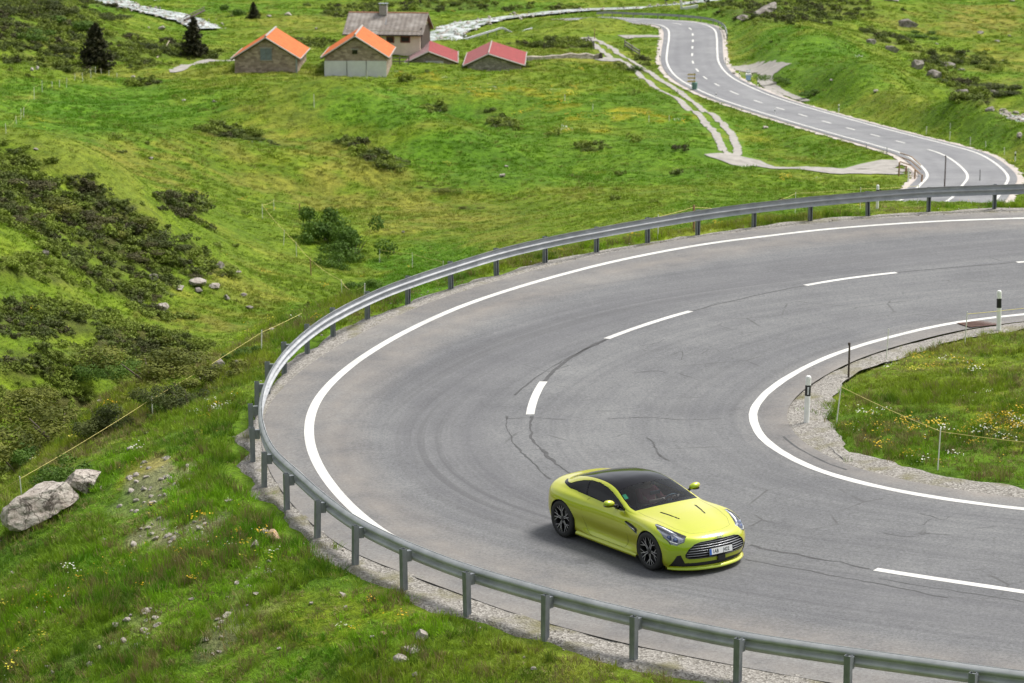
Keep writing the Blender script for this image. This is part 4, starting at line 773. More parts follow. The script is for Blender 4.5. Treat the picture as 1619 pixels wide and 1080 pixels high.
ST = [
 [(-2.02,.74,.24),(-2.07,.70,.24),(-2.12,.64,.24),(-2.16,.56,.24),(-2.19,.47,.24),(-2.21,.38,.24),(-2.225,.29,.24),(-2.235,.2,.24),(-2.24,.1,.24),(-2.24,0,.24)],
 [(-1.96,.80,.24),(-2.01,.82,.33),(-2.06,.815,.41),(-2.13,.76,.48),(-2.19,.66,.52),(-2.235,.55,.53),(-2.27,.43,.54),(-2.29,.3,.54),(-2.305,.15,.54),(-2.31,0,.54)],
 [(-1.88,.845,.23),(-1.92,.88,.34),(-1.95,.885,.48),(-2.00,.86,.62),(-2.07,.78,.75),(-2.14,.655,.81),(-2.20,.51,.83),(-2.235,.36,.84),(-2.255,.18,.845),(-2.26,0,.845)],
 [(-1.82,.86,.22),(-1.85,.92,.33),(-1.87,.94,.50),(-1.88,.935,.67),(-1.92,.88,.835),(-1.98,.755,.925),(-2.06,.58,.965),(-2.12,.4,.98),(-2.15,.2,.985),(-2.16,0,.985)],
 [(-1.70,.87,.20),(-1.71,.94,.31),(-1.72,.972,.49),(-1.72,.985,.67),(-1.72,.935,.855),(-1.73,.80,.945),(-1.73,.64,1.0),(-1.74,.47,1.035),(-1.75,.23,1.05),(-1.75,0,1.055)],
 [(-1.40,.86,.18),(-1.40,.935,.29),(-1.40,.985,.48),(-1.40,1.0,.68),(-1.40,.95,.86),(-1.40,.815,.95),(-1.40,.675,1.06),(-1.40,.515,1.13),(-1.40,.26,1.155),(-1.40,0,1.16)],
 [(-.95,.85,.15),(-.95,.925,.24),(-.95,.93,.42),(-.95,.965,.64),(-.95,.918,.835),(-.95,.80,.93),(-.95,.695,1.10),(-.95,.56,1.205),(-.95,.29,1.24),(-.95,0,1.25)],
 [(-.45,.85,.135),(-.45,.925,.205),(-.45,.885,.36),(-.45,.925,.60),(-.45,.895,.795),(-.45,.805,.91),(-.45,.715,1.10),(-.45,.595,1.228),(-.45,.31,1.282),(-.45,0,1.297)],
 [(.0,.85,.13),(.0,.925,.195),(.0,.88,.36),(.0,.915,.58),(.0,.89,.775),(-.02,.81,.89),(-.05,.735,1.055),(-.07,.63,1.175),(-.07,.32,1.252),(-.06,0,1.272)],
 [(.45,.85,.13),(.45,.925,.195),(.45,.882,.36),(.45,.92,.58),(.42,.895,.77),(.34,.825,.88),(.31,.785,.965),(.33,.71,1.03),(.40,.38,1.095),(.43,0,1.11)],
 [(.85,.85,.13),(.85,.925,.20),(.85,.892,.37),(.84,.93,.59),(.78,.905,.77),(.70,.855,.855),(.66,.81,.895),(.68,.73,.925),(.76,.37,.965),(.79,0,.977)],
 [(1.40,.87,.16),(1.40,.94,.27),(1.40,.972,.46),(1.40,.99,.645),(1.38,.95,.795),(1.34,.86,.862),(1.32,.72,.872),(1.32,.53,.878),(1.32,.27,.902),(1.32,0,.91)],
 [(1.72,.865,.15),(1.72,.925,.25),(1.72,.955,.42),(1.72,.962,.59),(1.73,.915,.722),(1.76,.80,.785),(1.79,.64,.79),(1.80,.47,.797),(1.80,.24,.815),(1.80,0,.82)],
 [(1.79,.86,.14),(1.84,.905,.24),(1.88,.91,.40),(1.92,.88,.525),(1.99,.79,.62),(2.08,.65,.66),(2.15,.5,.672),(2.19,.35,.68),(2.215,.17,.687),(2.22,0,.69)],
 [(1.84,.86,.13),(1.90,.86,.21),(1.97,.835,.31),(2.05,.775,.39),(2.14,.68,.43),(2.21,.56,.445),(2.255,.43,.45),(2.285,.29,.45),(2.305,.15,.45),(2.31,0,.45)],
 [(1.83,.845,.13),(1.92,.80,.13),(2.01,.73,.13),(2.09,.64,.13),(2.155,.54,.13),(2.205,.44,.13),(2.24,.33,.13),(2.26,.22,.13),(2.275,.11,.13),(2.28,0,.13)]]
ST = np.array(ST)
def cr(P, n, ends=None):
    """Catmull-Rom along axis 0, n samples per span"""
    Q = np.concatenate([2*P[:1]-P[1:2], P, (2*P[-1:]-P[-2:-1]) if ends is None else ends]); out = []
    t = np.linspace(0, 1, n, endpoint=False).reshape(-1, *[1]*(P.ndim-1))
    for i in range(1, len(Q)-2):
        a, b, c, d = Q[i-1:i+3]; out.append(.5*(2*b+(c-a)*t+(2*a-5*b+4*c-d)*t**2+(3*b-a-3*c+d)*t**3))
    return np.concatenate(out+[P[-1:]])
NS, NV = 44, 22
mir = ST[:, -2:-1]*np.array([1, -1, 1])                          # mirror point keeps the top smooth across the middle
B1 = np.transpose(cr(np.transpose(ST, (1, 0, 2)), NV, ends=np.transpose(mir, (1, 0, 2))), (1, 0, 2))
# widen the rear haunch tuck and keep rows smooth
B = cr(B1, NS); ns, nv = B.shape[:2]
sI = np.linspace(0, len(ST)-1, ns); vI = np.linspace(0, 9, nv)
full = np.concatenate([B, (B*np.array([1, -1, 1]))[:, -2::-1]], 1); fv = np.r_[vI, vI[-2::-1]]; NVF = full.shape[1]
ctr = (full[:-1, :-1]+full[1:, :-1]+full[:-1, 1:]+full[1:, 1:])/4
cs = (sI[:-1]+sI[1:])[:, None]/2+0*ctr[..., 0]; cvv = np.broadcast_to(((fv[:-1]+fv[1:])/2)[None], cs.shape)
fx, fy, fz = ctr[..., 0], np.abs(ctr[..., 1]), ctr[..., 2]
def inpoly(x, y, poly):
    r = np.zeros(np.shape(x), bool); n = len(poly)
    for i in range(n):
        (x1, y1), (x2, y2) = poly[i], poly[i-1]
        k = ((y1 > y) != (y2 > y)); 
        with np.errstate(divide='ignore', invalid='ignore'): r ^= k & (x < (x2-x1)*(y-y1)/(y2-y1+1e-12)+x1)
    return r
def nearline(x, y, P, w_):
    m_ = np.zeros(np.shape(x), bool)
    for a, b in zip(P[:-1], P[1:]):
        a = np.array(a); b = np.array(b); d = b-a; t_ = np.clip(((x-a[0])*d[0]+(y-a[1])*d[1])/(d@d+1e-12), 0, 1); m_ |= np.hypot(x-a[0]-t_*d[0], y-a[1]-t_*d[1]) < w_
    return m_
part = np.full(cs.shape, 'body', dtype=object)
WR = .362; ARC = .392
AX = (1.4025, -1.4025)
side = cvv < 4.4
for ax in AX: part[side & (np.hypot(fx-ax, fz-(WR-.005)) < ARC)] = 'hole'
dlo = [(.47, .915), (.34, .972), (.16, 1.040), (-.06, 1.110), (-.28, 1.165), (-.55, 1.190), (-.85, 1.172), (-1.10, 1.125), (-1.32, 1.058), (-1.47, .992), (-1.30, .972), (-.95, .95), (-.45, .930), (.0, .912), (.36, .898)]
isd = (cvv > 4.6) & (cvv < 7.2)
part[isd & inpoly(fx, fz, dlo)] = 'side_window'
part[isd & nearline(fx, fz, dlo+dlo[:1], .013) & (part != 'side_window')] = 'window_trim'
part[(part == 'side_window') & nearline(fx, fz, [(-.80, .93), (-.88, 1.17)], .018)] = 'window_trim'
part[isd & inpoly(fx, fz, [(-1.28, .950), (-1.46, .975), (-1.72, 1.0), (-1.78, 1.012), (-1.72, 1.022), (-1.52, 1.022), (-1.40, 1.03)]) & (part == 'body')] = 'window_trim'
topv = 7.05
cabin = (cvv > topv) & (cs > 4.05) & (cs < 10.0)
part[cabin] = 'roof'
part[(cvv > topv+.10) & (cs > 8.25) & (cs < 9.80)] = 'windscreen'
part[(cvv > topv+.28) & (cs > 4.2) & (cs < 6.2)] = 'rear_window'
vent = [(1.30, .30), (1.62, .235)]
part[(cvv > 5) & (part == 'body') & nearline(fx, fy, [(1.04, .40), (1.46, .30)], .017)] = 'bonnet_vent'
# side strake behind the front wheel
part[(cvv > 1.5) & (cvv < 4.6) & inpoly(fx, fz, [(1.03, .70), (1.02, .60), (.80, .66), (.58, .735), (.62, .765), (.85, .74)])] = 'side_vent'
# lamps, grille, intakes
lampP = [(1.36, .80), (1.66, .725), (1.90, .635), (2.05, .565), (2.10, .66), (2.03, .775), (1.93, .855), (1.80, .90), (1.58, .89)]
part[(cs > 11.2) & (fz > .555) & (cvv > 3) & inpoly(fx, fy, lampP)] = 'headlight'
grilleP = [(0, .628), (.38, .616), (.50, .585), (.61, .50), (.665, .405), (.655, .355), (.60, .325), (0, .315)]
part[(cs > 12.7) & inpoly(fy, fz, [(-q[0], q[1]) for q in grilleP[::-1]]+grilleP[1:])] = 'grille'
part[(cs > 12.7) & (fz < .24) & (fz > .165) & (fy < .66)] = 'lower_intake'
part[(cs > 12.6) & inpoly(fy, fz, [(.735, .40), (.785, .385), (.86, .16), (.64, .16), (.66, .24)])] = 'corner_intake'
part[(cs < 1.2) & (fz < .42) & (fy < .62)] = 'diffuser'
part[(cs > 1.6) & (cs < 2.6) & (fz > .70) & (fz < .84) & (fy > .36) & (fy < .86)] = 'tail_light'
part[(cs > 3.8) & (cs < 10.2) & (cvv < .55)] = 'sill_trim'

sports_car = thing('sports_car', 'lime yellow two door coupe with a black roof driving round the bend', 'car')
nrmF = np.cross(np.gradient(full, axis=0), np.gradient(full, axis=1)); nrmF /= np.linalg.norm(nrmF, axis=2)[..., None]+1e-12
if nrmF[ns//2, NVF//2, 2] < 0: nrmF = -nrmF
fid = np.arange(ns*NVF).reshape(ns, NVF); allq = np.stack([fid[:-1, :-1], fid[:-1, 1:], fid[1:, 1:], fid[1:, :-1]], -1)
def from_part(names, name, m, parent, inset=0, sel=None):
    k_ = np.isin(part, names)
    if sel is not None: k_ &= sel
    q = allq[k_]; u_, inv = np.unique(q, return_inverse=True); V = (full-nrmF*inset).reshape(-1, 3)[u_]
    return obj(name, V, inv.reshape(-1, 4), m, parent, smooth=True)
left = ctr[..., 1] > 0
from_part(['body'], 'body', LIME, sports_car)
def surf_path(P, plane_, lim, n=60, lift=-.0015):
    """points of the body surface along a polyline given in side view (x, z) or top view (x, y)"""
    P = resample(np.array(P, float), n=n); out = []; a_, b_ = (fx, fz) if plane_ == 'xz' else (fx, fy)
    R_ = lim & (ctr[..., 1] >= 0); A_ = np.stack([a_[R_], b_[R_]], 1); C_ = ctr[R_]; N_ = ((nrmF[:-1, :-1]+nrmF[1:, 1:])/2)[R_]
    for p in P:
        d_ = ((A_-p)**2).sum(1); k_ = np.argpartition(d_, 5)[:5]; w_ = 1/(d_[k_]+1e-5); q = (C_[k_]*w_[:, None]).sum(0)/w_.sum(); nn = N_[k_].mean(0)
        if plane_ == 'xz': q[0], q[2] = p
        else: q[0], q[1] = p
        out.append(q+nn*lift)
    out = np.array(out); out[1:-1] = (out[:-2]+2*out[1:-1]+out[2:])/4; return out
door = [(.48, .90), (.60, .78), (.66, .60), (.66, .34), (.60, .235), (-.52, .235), (-.66, .34), (-.78, .62), (-.74, .82), (-.66, .915)]
hood = [(.74, .70), (.95, .70), (1.35, .67), (1.75, .60), (2.02, .45), (2.11, .2), (2.12, 0)]
for sg in (1, -1):
    for P_, pn, lm in ((door, 'xz', (cvv > 1.2) & (cvv < 5.2)), (hood, 'xy', (cs > 9.8) & (cs < 13.3) & (cvv > 4.2))):
        q = surf_path(P_, pn, lm)*np.array([1, sg, 1]); MB().tube(q, .0035, 5, False).build('shut_line', GAPM, sports_car, True)
from_part(['roof', 'rear_window'], 'roof', GLOSS, sports_car, .001)
from_part(['windscreen'], 'windscreen', WSCREEN, sports_car, .002)
for sel, nm in ((left, 'left'), (~left, 'right')):
    from_part(['side_window'], 'side_window', SGLASS, sports_car, .004, sel)
    from_part(['window_trim'], 'window_trim', GLOSS, sports_car, .001, sel)
    from_part(['side_vent'], 'side_vent', DARK, sports_car, .020, sel)
    from_part(['corner_intake'], 'corner_intake', DARK, sports_car, .02, sel)
    from_part(['bonnet_vent'], 'bonnet_vent', DARK, sports_car, .010, sel)
    from_part(['tail_light'], 'tail_light', RED, sports_car, .002, sel)
    hl = from_part(['headlight'], 'headlight', LENS, sports_car, .0, sel)
    from_part(['headlight'], 'lamp_housing', simple('lamp_bowl', (.55, .56, .60), .3, .3), hl, .055, sel)
    sg = 1 if nm == 'left' else -1
    # bright daytime strip round the lower edge and two projector pods
    mb = MB(); 
    LP = np.array([(1.42, .810), (1.62, .775), (1.80, .735), (1.92, .69)]); LQ = np.array([(1.78, .875), (1.92, .832), (2.01, .762), (2.07, .665), (2.04, .60)])
    kx = cs > 11.2
    def surf(x, y):
        d_ = (fx-x)**2+(fy-y)**2+np.where(kx & (fz > .5), 0, 9); j_ = np.unravel_index(d_.argmin(), d_.shape); return fz[j_]
    mb.tube([(x, sg*y, surf(x, y)-.020) for x, y in LP], [.016, .026, .028, .012], 8); mb.tube([(x, sg*y, surf(x, y)-.022) for x, y in LQ], .013, 6); mb.build('light_strip', M('lamp_white', (.85, .87, .9), .25).m if nm == 'left' else bpy.data.materials['lamp_white'], hl)
    mb = MB()
    for x, y in ((1.84, .81), (1.95, .745)): mb.lathe([(0, .03), (.035, .02), (.045, 0), (.045, -.05)], 14, 'z', (x, sg*y, surf(x, y)-.045))
    mb.build('projector', M('projector_glass', (.10, .14, .30), .08).m if nm == 'left' else bpy.data.materials['projector_glass'], hl)
from_part(['sill_trim'], 'sill_trim', DARK, sports_car)
from_part(['diffuser'], 'diffuser', DARK, sports_car, .01)
from_part(['lower_intake'], 'lower_intake', DARK, sports_car, .02)
gr = from_part(['grille'], 'grille', DARK, sports_car, .055)
front = (cs > 12.3)
def front_x(y, z):
    d_ = (fy-abs(y))**2+(fz-z)**2+np.where(front & (fx > 1.9), 0, 9); i_ = np.argsort(d_.ravel())[:6]; w_ = 1/(d_.ravel()[i_]+1e-6); return float((fx.ravel()[i_]*w_).sum()/w_.sum())
def gw(z):                                                # half width of the grille opening at this height
    ys = np.linspace(0, .8, 161); k_ = inpoly(ys, np.full(161, z), [(-q[0], q[1]) for q in grilleP[::-1]]+grilleP[1:]); return ys[k_].max() if k_.any() else 0
for z in (.365, .412, .458, .504, .549, .592):
    wv = gw(z)-.012; P = [(front_x(y, z)-.018, y, z) for y in np.linspace(-wv, wv, 33)]; xs = np.convolve(np.pad([p[0] for p in P], 2, 'edge'), np.ones(5)/5, 'valid')
    mb = MB(); mb.tube([(x, p[1], p[2]) for x, p in zip(xs, P)], .0085, 6); mb.build('grille_slat', CHROME, gr, True)
edge = []
for i in range(len(grilleP)-1):
    a, b = grilleP[i], grilleP[i+1]
    for t_ in np.linspace(0, 1, 8, endpoint=False): edge.append((a[0]+(b[0]-a[0])*t_, a[1]+(b[1]-a[1])*t_))
edge = edge+[grilleP[-1]]; loop = edge+[(-y, z) for y, z in edge[::-1]]
mb = MB(); mb.tube([(front_x(y, z)-.004, y, z) for y, z in loop+loop[:1]], .009, 6, False); mb.build('grille_surround', DARK, gr, True)
# front splitter: a lime lip that follows the nose
lip = []
for y in np.linspace(-.845, .845, 41):
    x = float(np.interp(abs(y), ST[-1][::-1, 1], ST[-1][::-1, 0])); lip.append((x, y))
mb = MB(); V = []
for x, y in lip: V += [(x-.16, y*.97, .135), (x-.02, y, .165), (x+.05-.03*abs(y), y*1.03, .120), (x+.05-.03*abs(y), y*1.03, .100), (x-.22, y*.95, .095)]
Fq = [(i*5+j, i*5+j+1, (i+1)*5+j+1, (i+1)*5+j) for i in range(len(lip)-1) for j in range(4)]
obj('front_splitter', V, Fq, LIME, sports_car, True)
# side skirts: lime blade along the sill
for sg in (1, -1):
    V = []
    for x in np.linspace(-.98, .98, 15):
        yy = .93+.012*math.cos(x*1.2); V += [(x, sg*(yy-.04), .235), (x, sg*(yy+.012), .19), (x, sg*(yy+.018), .150), (x, sg*(yy-.05), .125)]
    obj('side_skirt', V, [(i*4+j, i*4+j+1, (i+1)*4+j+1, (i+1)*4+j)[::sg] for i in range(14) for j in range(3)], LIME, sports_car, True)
    # bright blade in the side vent
    mb = MB(); mb.tube([(1.0, sg*.978, .668), (.85, sg*.957, .695), (.64, sg*.937, .742)], [.012, .012, .006], 6); mb.build('side_strake', CHROME, sports_car, True)
    # door mirror
    mb = MB(); bm_ = bmesh.new(); bmesh.ops.create_uvsphere(bm_, u_segments=20, v_segments=12, radius=1)
    for v in bm_.verts:
        x, y, z = v.co; v.co = Vector((x*(.075 if x > 0 else .05), y*.125, z*.066+.012*y*sg))
    mb.add([v.co.copy() for v in bm_.verts], [[v.index for v in f.verts] for f in bm_.faces]); bm_.free()
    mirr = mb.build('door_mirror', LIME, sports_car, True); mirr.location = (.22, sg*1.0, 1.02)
    mb = MB(); mb.tube([(.0, -sg*.19, -.075), (-.01, -sg*.11, -.055), (-.01, -sg*.04, -.035)], [.03, .024, .02], 8); mb.lathe([(0, -.010), (.05, -.012), (.095, .0), (.1, .012)], 16, 'z', (-.005, 0, -.052)); mb.tube([(-.01, -sg*.19, -.075), (-.0, -sg*.20, -.12)], [.03, .05], 8); mb.build('mirror_foot', DARK, mirr, True)
# winged badge on the nose
bx = front_x(0, .655)
fr_ = Matrix.Translation((bx+.028, 0, .664)) @ Euler((R(0), R(64), 0)).to_matrix().to_4x4() @ Euler((0, 0, R(90))).to_matrix().to_4x4()
wing = [(0, -.012), (.03, -.014), (.085, .004), (.10, .016), (.05, .013), (.018, .016), (.008, .010), (-.008, .010), (-.018, .016), (-.05, .013), (-.10, .016), (-.085, .004), (-.03, -.014)]
MB().prism(wing, .006, fr_).build('badge', CHROME, sports_car)
# number plate
PLW = M('plate_white', (.78, .79, .80), .4).m; PLB = M('plate_blue', (.02, .12, .50), .4).m; INK = M('plate_ink', (.012, .012, .015), .5).m
pz = .425; pxx = front_x(0, pz)+.022
plate = MB().box((0, 0, 0), (.012, .52, .112)).build('number_plate', PLW, sports_car); plate.location = (pxx, 0, pz); plate.rotation_euler = (0, R(-6), 0)
MB().box((.0078, -.238, 0), (.003, .044, .112)).build('blue_band', PLB, plate)
MB().box((-.008, 0, 0), (.012, .55, .132)).build('plate_holder', DARK, plate)
def text(s, size, parent, loc, rot, m, name='lettering', align='CENTER', sxx=1):
    cu = bpy.data.curves.new(name, 'FONT'); cu.body = s; cu.size = size; cu.align_x = align; cu.align_y = 'CENTER'; cu.extrude = .0006; cu.offset = .0012; cu.materials.append(m)
    o = bpy.data.objects.new(name, cu); col.objects.link(o); bpy.context.view_layer.update(); me_ = bpy.data.meshes.new_from_object(o.evaluated_get(bpy.context.evaluated_depsgraph_get())); bpy.data.objects.remove(o); o = bpy.data.objects.new(name, me_); col.objects.link(o); o.parent = parent; o.location = loc; o.rotation_euler = rot; o.scale = (sxx, 1, 1); return o
text('1AB', .095, plate, (.0075, -.125, -.002), (R(90), 0, R(90)), INK, sxx=.85); text('J422', .095, plate, (.0075, .120, -.002), (R(90), 0, R(90)), INK, sxx=.85)
# dark camera block under the plate
MB().box((pxx-.02, .02, .285), (.05, .16, .095)).build('sensor_block', DARK, sports_car)
# green stickers high in the windscreen corner
STK = simple('green_sticker', (.05, .42, .16), .5); jj = lambda s_, v_: full[int(s_*NS), NVF-1-int(v_*NV)]
# wheels
def spoke_set(m_, parent, rr, wd, depth, y0, name):
    mb = MB()
    yo = lambda r_: y0-.018*(1-(r_/rr)**2)
    def bar(r1, e1, r2, e2, w1, w2, a0):
        p1 = np.array([r1*math.cos(a0+e1), r1*math.sin(a0+e1)]); p2 = np.array([r2*math.cos(a0+e2), r2*math.sin(a0+e2)]); d_ = p2-p1; n_ = np.array([-d_[1], d_[0]])/np.linalg.norm(d_)/2
        q = [p1-n_*w1, p1+n_*w1, p2+n_*w2, p2-n_*w2]; ys = [yo(r1), yo(r1), yo(r2), yo(r2)]
        V = [(a[0], y, a[1]) for a, y in zip(q, ys)]+[(a[0], y-depth, a[1]) for a, y in zip(q, ys)]
        mb.add(V, [(0, 1, 2, 3), (7, 6, 5, 4), (0, 4, 5, 1), (1, 5, 6, 2), (2, 6, 7, 3), (3, 7, 4, 0)])
    for k_ in range(5):
        a0 = 2*math.pi*k_/5+.3
        for sgn in (-1, 1):
            bar(.05, .30*sgn, .145, .115*sgn, wd, wd, a0); bar(.145, .115*sgn, rr, .17*sgn, wd, wd*.8, a0); bar(.150, .13*sgn, rr, .47*sgn, wd*.8, wd*.7, a0)
    return mb.build(name, m_, parent)
def wheel(ax, sg, wdt):
    h = wdt/2; o = MB().lathe([(.268, -h*.9), (.30, -h), (.345, -h*.96), (WR-.004, -h*.82), (WR, -h*.6), (WR, h*.6), (WR-.004, h*.82), (.345, h*.96), (.30, h), (.276, h*.95), (.268, h*.86)], 56, 'y').build('wheel', RUB, sports_car, True)
    o.location = (ax, sg*(1.0-h-.012 if ax < 0 else .988-h-.012), WR); o.rotation_euler = (0, random.uniform(0, 6), 0 if sg > 0 else math.pi)
    rim = MB().lathe([(.278, h*.97), (.270, h*.99), (.262, h*.90), (.250, h*.80), (.245, -h*.7), (.262, -h*.9)], 48, 'y').build('rim', RIMK, o, True)
    spoke_set(RIMK, rim, .255, .026, .035, h*.86, 'spokes'); spoke_set(ALU, rim, .257, .010, .004, h*.86+.003, 'spoke_faces')
    MB().lathe([(0, h*.84), (.03, h*.84), (.052, h*.78), (.058, h*.60)], 20, 'y').build('hub_cap', RIMK, rim, True)
    MB().lathe([(.06, h*.22), (.195, h*.22), (.198, h*.10), (.06, h*.10)], 36, 'y').build('brake_disc', DISC, o)
    MB().lathe([(0, -h*.5), (.25, -h*.5)], 24, 'y').build('wheel_back', DARK, o)
    MB().box((.13*math.copysign(1, -ax), h*.22, .09), (.09, .06, .16)).build('brake_caliper', CAL, o)
for ax in AX:
    for sg in (1, -1): wheel(ax, sg, .275 if ax > 0 else .325)
# wheel housings, underbody and cabin floor
mb = MB()
for ax in AX:
    for sg in (1, -1):
        n_ = 24; V = []
        for k_ in range(n_+1):
            a = math.pi*(-.12+1.24*k_/n_); V += [(ax+.385*math.cos(a), sg*.955, WR+.385*math.sin(a)), (ax+.385*math.cos(a), sg*.55, WR+.385*math.sin(a))]
        mb.add(V, [(2*i, 2*i+1, 2*i+3, 2*i+2) for i in range(n_)]); 
        V = [(ax+.385*math.cos(a), sg*.55, WR+.385*math.sin(a)) for a in np.linspace(0, 2*math.pi, 24, endpoint=False)]; mb.add(V, [tuple(range(24))])
mb.box((0, 0, .17), (3.5, 1.56, .05)); mb.box((-1.85, 0, .40), (.4, 1.2, .4)); mb.box((1.95, 0, .36), (.16, 1.0, .4))
mb.build('underbody', DARK, sports_car)
# cabin: tub, dashboard, seats, wheel
TRIMG = simple('cabin_leather', (.055, .05, .05), .65, var=.2); TAN = simple('cabin_panels', (.035, .045, .06), .6, var=.2)
mb = MB(); mb.box((-.25, 0, .30), (2.0, 1.5, .05)); mb.box((-1.15, 0, .62), (.06, 1.4, .66)); mb.box((-.35, .78, .58), (1.9, .04, .56)); mb.box((-.35, -.78, .58), (1.9, .04, .56)); mb.box((-.2, 0, .48), (1.4, .24, .32))
mb.build('cabin_tub', TAN, sports_car)
mb = MB(); V = []
for y in np.linspace(-.74, .74, 13):
    b_ = .03*math.exp(-((y-.37)/.2)**2); V += [(.98-.2*abs(y), y, .885-.05*abs(y)), (.70, y, .90+b_-.04*abs(y)), (.46, y, .87+b_), (.38, y, .80), (.42, y, .55)]
mb.add(V, [(i*5+j, i*5+j+1, (i+1)*5+j+1, (i+1)*5+j) for i in range(12) for j in range(4)]); mb.build('dashboard', TAN, sports_car, True)
for sg in (1, -1):
    mb = MB(); mb.box((-.22, sg*.37, .43), (.50, .50, .14)); 
    mb.box((-.56, sg*.37, .74), (.14, .50, .62), Euler((0, R(-18), 0)).to_matrix()); mb.box((-.69, sg*.37, 1.06), (.10, .26, .16), Euler((0, R(-14), 0)).to_matrix())
    mb.build('seat', TRIMG, sports_car)
swm = Matrix.Translation((.27, .37, .83)) @ Euler((0, R(-64), 0)).to_matrix().to_4x4()
mb = MB(); mb.tube([swm @ Vector((.18*math.cos(a), .18*math.sin(a), 0)) for a in np.linspace(0, 2*math.pi, 33)], .016, 8, False); mb.box(swm @ Vector((0, 0, .0)), (.05, .10, .10)); mb.tube([swm @ Vector((0, -.17, 0)), swm @ Vector((0, .17, 0))], .018, 6); mb.tube([swm @ Vector((0, 0, 0)), swm @ Vector((.17, 0, 0))], .015, 6); mb.tube([swm @ Vector((0, 0, 0)), (.55, .37, .70)], .03, 8)
mb.build('steering_wheel', M('wheel_leather', (.05, .05, .052), .4).m, sports_car, True)
MB().box((.32, 0, 1.085), (.03, .22, .06)).build('inner_mirror', DARK, sports_car)
# stickers: two little green squares inside the top corner of the screen on the car's right
mb = MB()
for s_, v_ in ((8.62, 7.30), (8.78, 7.30)):
    i_ = int(s_*NS); j_ = NVF-1-int(v_*NV); p = full[i_, j_]-nrmF[i_, j_]*.012; t1 = full[i_+1, j_]-full[i_-1, j_]; t1 /= np.linalg.norm(t1); t2 = np.cross(nrmF[i_, j_], t1)
    mb.add([p+t1*a+t2*b for a, b in ((-.036, -.036), (.036, -.036), (.036, .036), (-.036, .036))], [(0, 1, 2, 3)])
mb.build('sticker', STK, sports_car)
# place it on the road
hd = -.9847; cxy = (2.546, 54.505)
up = Vector((-SX, -SY, 1)).normalized(); fw = Vector((math.cos(hd), math.sin(hd), 0)); fw = (fw-up*fw.dot(up)).normalized(); lf = up.cross(fw)
CAR = Matrix((( fw.x, lf.x, up.x, cxy[0]), (fw.y, lf.y, up.y, cxy[1]), (fw.z, lf.z, up.z, plane(*cxy)), (0, 0, 0, 1)))
sports_car.matrix_world = CAR
# ---------------------------------------------------------------- the driver: one continuous skinned figure on the left seat
SKIN = simple('skin', (.50, .30, .22), .55, var=.1); CLOTH = simple('red_shirt', (.36, .10, .11), .8, var=.2); HAIRM = simple('dark_hair', (.035, .022, .015), .7, var=.3)
def skinned(name, nodes, edges, m, parent, sub=2):
    me_ = bpy.data.meshes.new(name); me_.from_pydata([n[0] for n in nodes], edges, []); o = bpy.data.objects.new(name, me_); col.objects.link(o)
    md = o.modifiers.new('skin', 'SKIN'); md.use_smooth_shade = True
    for i, n in enumerate(nodes): me_.skin_vertices[0].data[i].radius = (n[1], n[2] if len(n) > 2 else n[1])
    me_.skin_vertices[0].data[0].use_root = True
    o.modifiers.new('sub', 'SUBSURF').levels = sub; o.modifiers['sub'].render_levels = sub
    bpy.context.view_layer.update(); dg = bpy.context.evaluated_depsgraph_get(); em = bpy.data.meshes.new_from_object(o.evaluated_get(dg)); em.name = name
    bpy.data.objects.remove(o); em.materials.clear(); em.materials.append(m); em.polygons.foreach_set('use_smooth', [True]*len(em.polygons))
    o = bpy.data.objects.new(name, em); col.objects.link(o)
    if parent is not None: o.parent = parent
    return o
S_ = lambda x, y, z: (x, .37+y, z)
nodes = [(S_(-.36, 0, .50), .15, .13), (S_(-.44, 0, .70), .13, .16), (S_(-.50, 0, .88), .12, .18), (S_(-.50, 0, .97), .055, .06), (S_(-.47, 0, 1.03), .050, .052),
 (S_(-.49, .18, .91), .065), (S_(-.30, .25, .74), .048), (S_(-.03, .20, .80), .036), (S_(.20, .172, .875), .026, .034), (S_(.265, .165, .905), .022, .034),
 (S_(-.49, -.18, .91), .065), (S_(-.30, -.25, .74), .048), (S_(-.03, -.20, .80), .036), (S_(.20, -.172, .875), .026, .034), (S_(.265, -.165, .905), .022, .034),
 (S_(-.30, .10, .48), .095), (S_(.10, .13, .56), .075), (S_(.42, .12, .36), .05), (S_(-.30, -.10, .48), .095), (S_(.10, -.13, .56), .075), (S_(.42, -.12, .36), .05)]
edges = [(0, 1), (1, 2), (2, 3), (3, 4), (2, 5), (5, 6), (6, 7), (7, 8), (8, 9), (2, 10), (10, 11), (11, 12), (12, 13), (13, 14), (0, 15), (15, 16), (16, 17), (0, 18), (18, 19), (19, 20)]
person = skinned('person', nodes, edges, SKIN, None)
tag(person, 'driver in a dull red shirt gripping the steering wheel inside the lime car', 'person')
tops = [(n[0], n[1]*1.10, (n[2] if len(n) > 2 else n[1])*1.10) for n in nodes[:3]+nodes[5:8]+nodes[10:13]]
skinned('shirt', tops, [(0, 1), (1, 2), (2, 3), (3, 4), (4, 5), (2, 6), (6, 7), (7, 8)], CLOTH, person)
